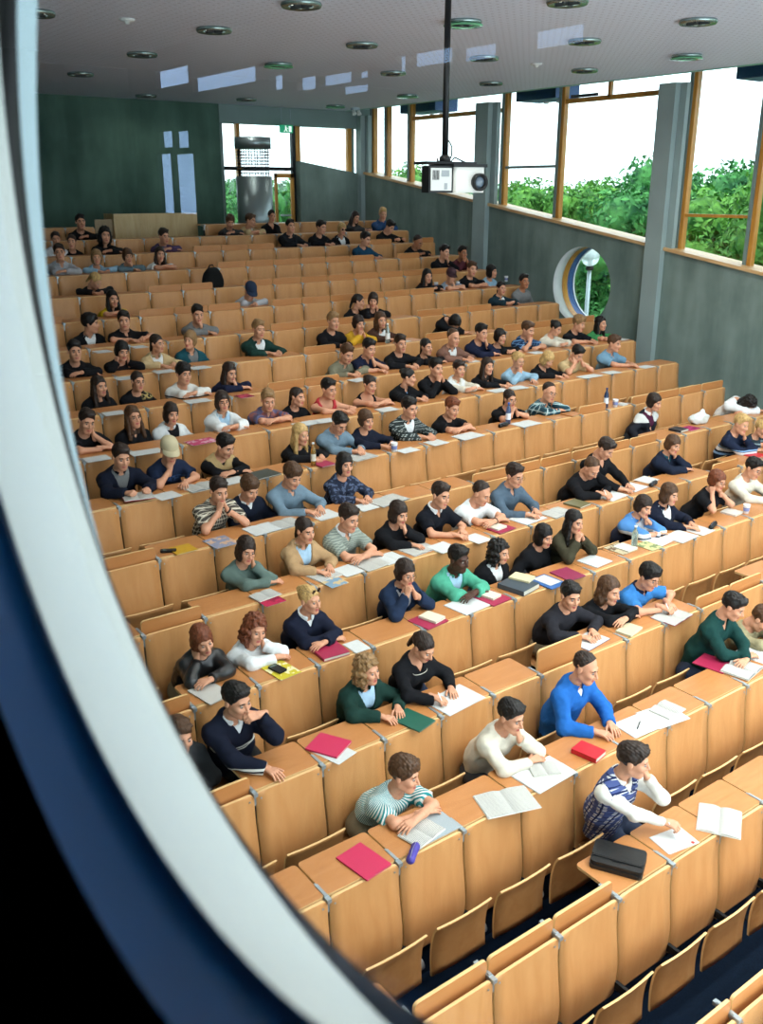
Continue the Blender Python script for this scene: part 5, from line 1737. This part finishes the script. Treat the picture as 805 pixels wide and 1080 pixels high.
# ---------------------------------------------------------------- back of the hall
cp = at(268, 185, 1, 16.3)
o = thing('air_column', (float(cp[0]), 16.3, FLR[17]+.12), 0, 'large silver cylindrical air column before the back windows', 'air column')
zb0 = FLR[17]+.12
zt_ = float(at(266, 186, 1, 16.3)[2])-zb0; zr0 = float(at(266, 157, 1, 16.3)[2])-zb0; zr1 = float(at(266, 145, 1, 16.3)[2])-zb0
M_SILV = mat('brushed_aluminium', '#8e9a9c', .38, .7)
MB().lathe([(.40, 0), (.40, zt_), (.36, zt_)], 48, 0).build('drum', M_SILV, o)
MB().lathe([(.36, zr0), (.40, zr0), (.40, zr1), (.36, zr1)], 48, 0).build('top_ring', M_SILV, o)
m = MB()
for q in range(16):
    a = 2*math.pi*q/16
    m.tube([(.33*math.cos(a), .33*math.sin(a), zt_-.02), (.33*math.cos(a), .33*math.sin(a), zr0+.02)], .008, 6)
for q in range(1, 9):
    z = zt_+(zr0-zt_)*q/9
    m.lathe([(.325, z-.006), (.375, z-.006), (.375, z+.006), (.325, z+.006), (.325, z-.006)], 40, 0, None, False, False)
m.build('louvre_rings', M_DSTEEL, o)

pd = at(164, 225, 1, 15.15); x0 = float(at(120, 235, 1, 15.15)[0]); x1 = float(at(208, 235, 1, 15.15)[0])
o = thing('control_desk', ((x0+x1)/2, 15.15, FLR[17]), 0, 'pale wooden control desk panel rising behind the top rows', 'desk')
w_ = (x1-x0)/2; zt3 = float(pd[2])-FLR[17]
MP = wood('pale_maple_panel', '#d9bd8a', '#c4a470', 'Z')
MB().box(-w_, w_, -.02, .02, .05, zt3).build('front_panel', MP, o)
MB().box(-w_, -w_+.03, .02, .5, .05, zt3).build('side_panel', MP, o)
MB().box(w_-.03, w_, .02, .5, .05, zt3).build('side_panel', MP, o)
MB().box(-w_, w_, .02, .45, zt3-.18, zt3-.15).build('worktop', MP, o)
MB().box(-w_-.35, -w_, .05, .08, .05, zt3-.1).build('wing_panel', wood('grey_beech_panel', '#a58c68', '#917a58', 'Z'), o)

# exit sign
es = at(302, 136, 1, 16.7)
o = thing('exit_sign', tuple(float(q) for q in es), 0, 'green escape route sign hanging before the back windows', 'sign')
MB().plate(.34, .17, .03, .008, 0, 0, Matrix.Rotation(math.pi/2, 4, 'X')).build('sign_box', mat('escape_green', '#1f8a63', .4, emit=srgb('#2fae80'), estr=.5), o)
mw = mat('sign_white', '#f0fff6', .5, emit=(.9, 1, .95), estr=.8)
MB().lathe([(.015, 0), (.015, .004)], 12, 0, Matrix.Translation((-.02, -.016, .055)) @ Matrix.Rotation(math.pi/2, 4, 'X')).box(-.035, -.005, -.02, -.0155, -.01, .035).add(
    [(-.03, -.018, -.01), (-.005, -.018, -.01), (-.055, -.018, -.065), (-.075, -.018, -.055)], [(0, 1, 2, 3)]).add(
    [(-.02, -.018, -.01), (0, -.018, 0), (.03, -.018, -.06), (.01, -.018, -.065)], [(0, 1, 2, 3)]).add(
    [(.0, -.018, .035), (.0, -.018, .015), (.035, -.018, .0), (.04, -.018, .012)], [(0, 1, 2, 3)]).box(.06, .13, -.02, -.0155, -.06, .06).build('running_figure', mw, o)
MB().tube([(-.12, 0, .085), (-.12, 0, ZC-float(es[2]))], .005, 5).tube([(.12, 0, .085), (.12, 0, ZC-float(es[2]))], .005, 5).build('suspension_rod', M_STEEL, o)
# emergency lamp at the ceiling corner
el = at(375, 121, 1, 16.2)
o = thing('emergency_light', (float(el[0]), 16.2, ZC), 0, 'small white twin spotlight under the ceiling at the back corner', 'light')
MB().box(-.10, .10, -.05, .05, -.06, 0).build('bracket', M_STEEL, o)
for s in (-.07, .07): MB().lathe([(.03, 0), (.055, .10)], 14, 0, Matrix.Translation((s, -.02, -.06)) @ Matrix.Rotation(math.radians(150), 4, 'X')).build('spot', mat('spot_white', '#e4e8e4', .4), o)
# small ceiling sprinkler heads
for u, v, lab in ((134, 20, 'small white detector on the ceiling near the left edge'), (566, 67, 'small white detector on the ceiling above the side windows')):
    q = at(u, v, 2, ZC)
    MB().lathe([(.09, 0), (.085, -.02), (.03, -.03), (.03, -.05), (.005, -.055)], 16).build('smoke_detector', mat('detector_white', '#d9dcd9', .5), None, (float(q[0]), float(q[1]), ZC))
    tag(bpy.data.objects['smoke_detector'] if 'small white detector on the ceiling near' in lab else bpy.data.objects['smoke_detector.001'], lab, 'detector')

# ---------------------------------------------------------------- outdoors
M_GRASS = mat('meadow', '#5d8a48', .95, noise=.3, nscale=.6)
structure(MB().box(XW+.5, XW+6, -40, 60, -1.99, -1.9).build('path_outside', mat('pale_gravel', '#d5d2c8', .9, noise=.1, nscale=3)))  # pale strip added outside to bounce daylight up to the ceiling
structure(MB().box(XW+.5, 140, -60, 160, -2.2, -2.0).box(-40, XW+.5, YB+.6, 160, -2.2, -2.0).build('ground_outside', M_GRASS))


def leaf_mat(n, a, b_):
    m = mat('foliage_'+n, a, .6, spec=.25)
    nt = m.node_tree; bs = nt.nodes['Principled BSDF']
    tc = nt.nodes.new('ShaderNodeTexCoord'); no = nt.nodes.new('ShaderNodeTexNoise'); no.inputs['Scale'].default_value = 2.2; no.inputs['Detail'].default_value = 5
    r = nt.nodes.new('ShaderNodeValToRGB'); r.color_ramp.elements[0].position = .35; r.color_ramp.elements[1].position = .65
    r.color_ramp.elements[0].color = (*srgb(a), 1); r.color_ramp.elements[1].color = (*srgb(b_), 1)
    nt.links.new(tc.outputs['Object'], no.inputs['Vector']); nt.links.new(no.outputs['Fac'], r.inputs[0]); nt.links.new(r.outputs[0], bs.inputs['Base Color'])
    bs.inputs['Subsurface Weight'].default_value = 0.0
    return m


LEAF = [leaf_mat('fresh', '#356f34', '#7db650'), leaf_mat('mid', '#28623a', '#5da355'), leaf_mat('blue', '#2c6258', '#4c8a7a')]
M_BARK = mat('bark', '#4d4238', .9, noise=.3, nscale=6)


def tree_proto(seed, mi, n=14000, H=6.6, R=2.6):
    rs = np.random.default_rng(seed)
    blobs = []
    for q in range(26):
        a = rs.uniform(0, 2*math.pi); z = rs.uniform(.28, 1.0); rad = R*math.sin(min(1, (1.12-z)*1.5)*math.pi/2)*rs.uniform(.35, .8)
        blobs.append((rad*math.cos(a), rad*math.sin(a), z*H, rs.uniform(.55, 1.05)*R*.36))
    blobs.append((0, 0, H*.55, R*.62)); blobs.append((0, 0, H*.8, R*.45))
    B = np.array(blobs)
    w = B[:, 3]**2; idx = rs.choice(len(B), n, p=w/w.sum())
    d = rs.normal(size=(n, 3)); d /= np.linalg.norm(d, axis=1)[:, None]
    c = B[idx, :3]+d*B[idx, 3:4]*rs.uniform(.72, 1.12, (n, 1))
    nrm = d+rs.normal(size=(n, 3))*.55; nrm /= np.linalg.norm(nrm, axis=1)[:, None]
    t = np.cross(nrm, rs.normal(size=(n, 3))); t /= np.linalg.norm(t, axis=1)[:, None]
    b_ = np.cross(nrm, t)
    s = rs.uniform(.05, .115, (n, 1))
    V = np.stack([c-t*s*1.2, c+b_*s*.55+nrm*.03, c+t*s*1.2, c-b_*s*.55+nrm*.03], 1).reshape(-1, 3)
    Q = np.arange(n*4).reshape(n, 4)
    inner = []
    for x, y, z, r in blobs:
        v, q = sphere((x, y, z), r*.72, 5); inner.append((v, q, 0))
    v2, q2, m2 = join([(V.astype(F32), Q, 0)]+inner)
    o = empty('tree', (0, 0, 0))
    me = np_mesh('foliage', v2, q2, [LEAF[mi]])
    link('foliage', me, o)
    m = MB().tube([(0, 0, 0), (.05, 0, H*.3), (0, .05, H*.7)], [.16, .13, .05], 8)
    for q in range(5):
        x, y, z, r = blobs[q]; m.tube([(0, 0, z*.55), (x*.5, y*.5, z*.8), (x, y, z)], [.07, .05, .02], 6)
    m.build('trunk', M_BARK, o)
    return o


TP = [tree_proto(1, 0), tree_proto(2, 1), tree_proto(3, 2, 5000), tree_proto(4, 0)]
TG = ['leafy light green tree in the thicket outside the windows', 'leafy mid green tree in the thicket outside the windows', 'hazy blue-green tree in the distance outside the windows',
      'broad fresh green tree in the thicket outside the windows']
spots = []
rs = random.Random(11)
for q in range(24):          # belt along the side windows
    y = -4+q*2.3+rs.uniform(-.8, .8)
    x = 21.5+rs.uniform(-1.2, 1.6)+(y*.12)
    spots.append((x, y, rs.choice([0, 1, 3]), rs.uniform(.98, 1.12)))
for q in range(22):
    y = -2+q*3.6+rs.uniform(-1, 1)
    spots.append((30+rs.uniform(-2, 2), y, rs.choice([0, 1, 1, 3]), rs.uniform(1.05, 1.16)))
for q in range(16): spots.append((60+rs.uniform(-6, 6), 8+q*7+rs.uniform(-2, 2), 2, rs.uniform(1.12, 1.27)))
for q in range(8): spots.append((8+q*2.6+rs.uniform(-.5, .5), 25+rs.uniform(-1.5, 2), rs.choice([0, 1]), rs.uniform(.98, 1.1)))
for q in range(7): spots.append((12+q*6, 55+rs.uniform(-3, 3), 2, rs.uniform(1.0, 1.2)))
for x, y, s_ in ((-9.8, 14.2, 1.06), (-12, 17, 1.1), (-10, 10, .8)): spots.append((x, y, 1, s_))
first = {}
for x, y, kx, s in spots:
    if kx in first: t = copy_tree(TP[kx])
    else: t = TP[kx]; first[kx] = 1
    t.location = (x, y, -2.0); t.scale = (s, s, s*rs.uniform(.92, 1.05)); t.rotation_euler = (0, 0, rs.uniform(0, 6.28))
    tag(t, TG[kx], 'tree', 'trees outside of kind %d' % (kx+1))
for kx, t in enumerate(TP):
    if kx not in first: t.location = (90, 90+kx*8, -2); tag(t, TG[kx], 'tree', 'trees outside of kind %d' % (kx+1))
# globe lamp seen through the round window
gl = at(623, 271, 0, 17.4); bs_ = at(617, 345, 0, 17.4)
o = thing('globe_lamp', (float(gl[0]), float(gl[1]), -2.0), 0, 'clear globe lamp on a pale post outside the round window', 'street lamp')
hz_ = float(gl[2])+2.0
v, q = sphere((0, 0, hz_), .215, 14)
link('globe', np_mesh('globe', v, q, [mat('globe_glass', '#dbe9ec', .12, trans=.55, emit=(.9, .97, 1), estr=.15)]), o)
MB().lathe([(.12, hz_+.0), (.10, hz_+.05), (.02, hz_+.07)], 16).lathe([(.04, hz_-.2), (.035, hz_)], 10).build('lamp_fitting', mat('lamp_white', '#e8eeee', .5), o)
MB().lathe([(.09, hz_-.30), (.09, hz_-.21)], 16).build('collar', M_DSTEEL, o)
MB().lathe([(.07, 0), (.055, 2.0), (.048, hz_-.25)], 14).build('post', mat('post_pale_blue', '#c3d3d9', .4, .2), o)
# power pylon and a distant block
o = thing('power_pylon', (120, 62, -2), 0, 'tiny lattice power pylon far away on the horizon', 'pylon')
H_ = 16.0
m = MB()
for a, b in ((-1, -1), (1, -1), (1, 1), (-1, 1)): m.tube([(a*1.6, b*1.6, 0), (a*.3, b*.3, H_)], .07, 4)
for q in range(8):
    z0, z1 = H_*q/8, H_*(q+1)/8
    r0, r1 = 1.6-1.3*q/8, 1.6-1.3*(q+1)/8
    m.tube([(-r0, -r0, z0), (r1, -r1, z1)], .05, 4); m.tube([(r0, r0, z0), (-r1, r1, z1)], .05, 4)
m.build('lattice_mast', M_GSTEEL, o)
for z, w in ((H_*.74, 3.4), (H_*.86, 4.2), (H_*.96, 2.4)): MB().box(-.15, .15, -w, w, z-.1, z+.1).build('cross_arm', M_GSTEEL, o)
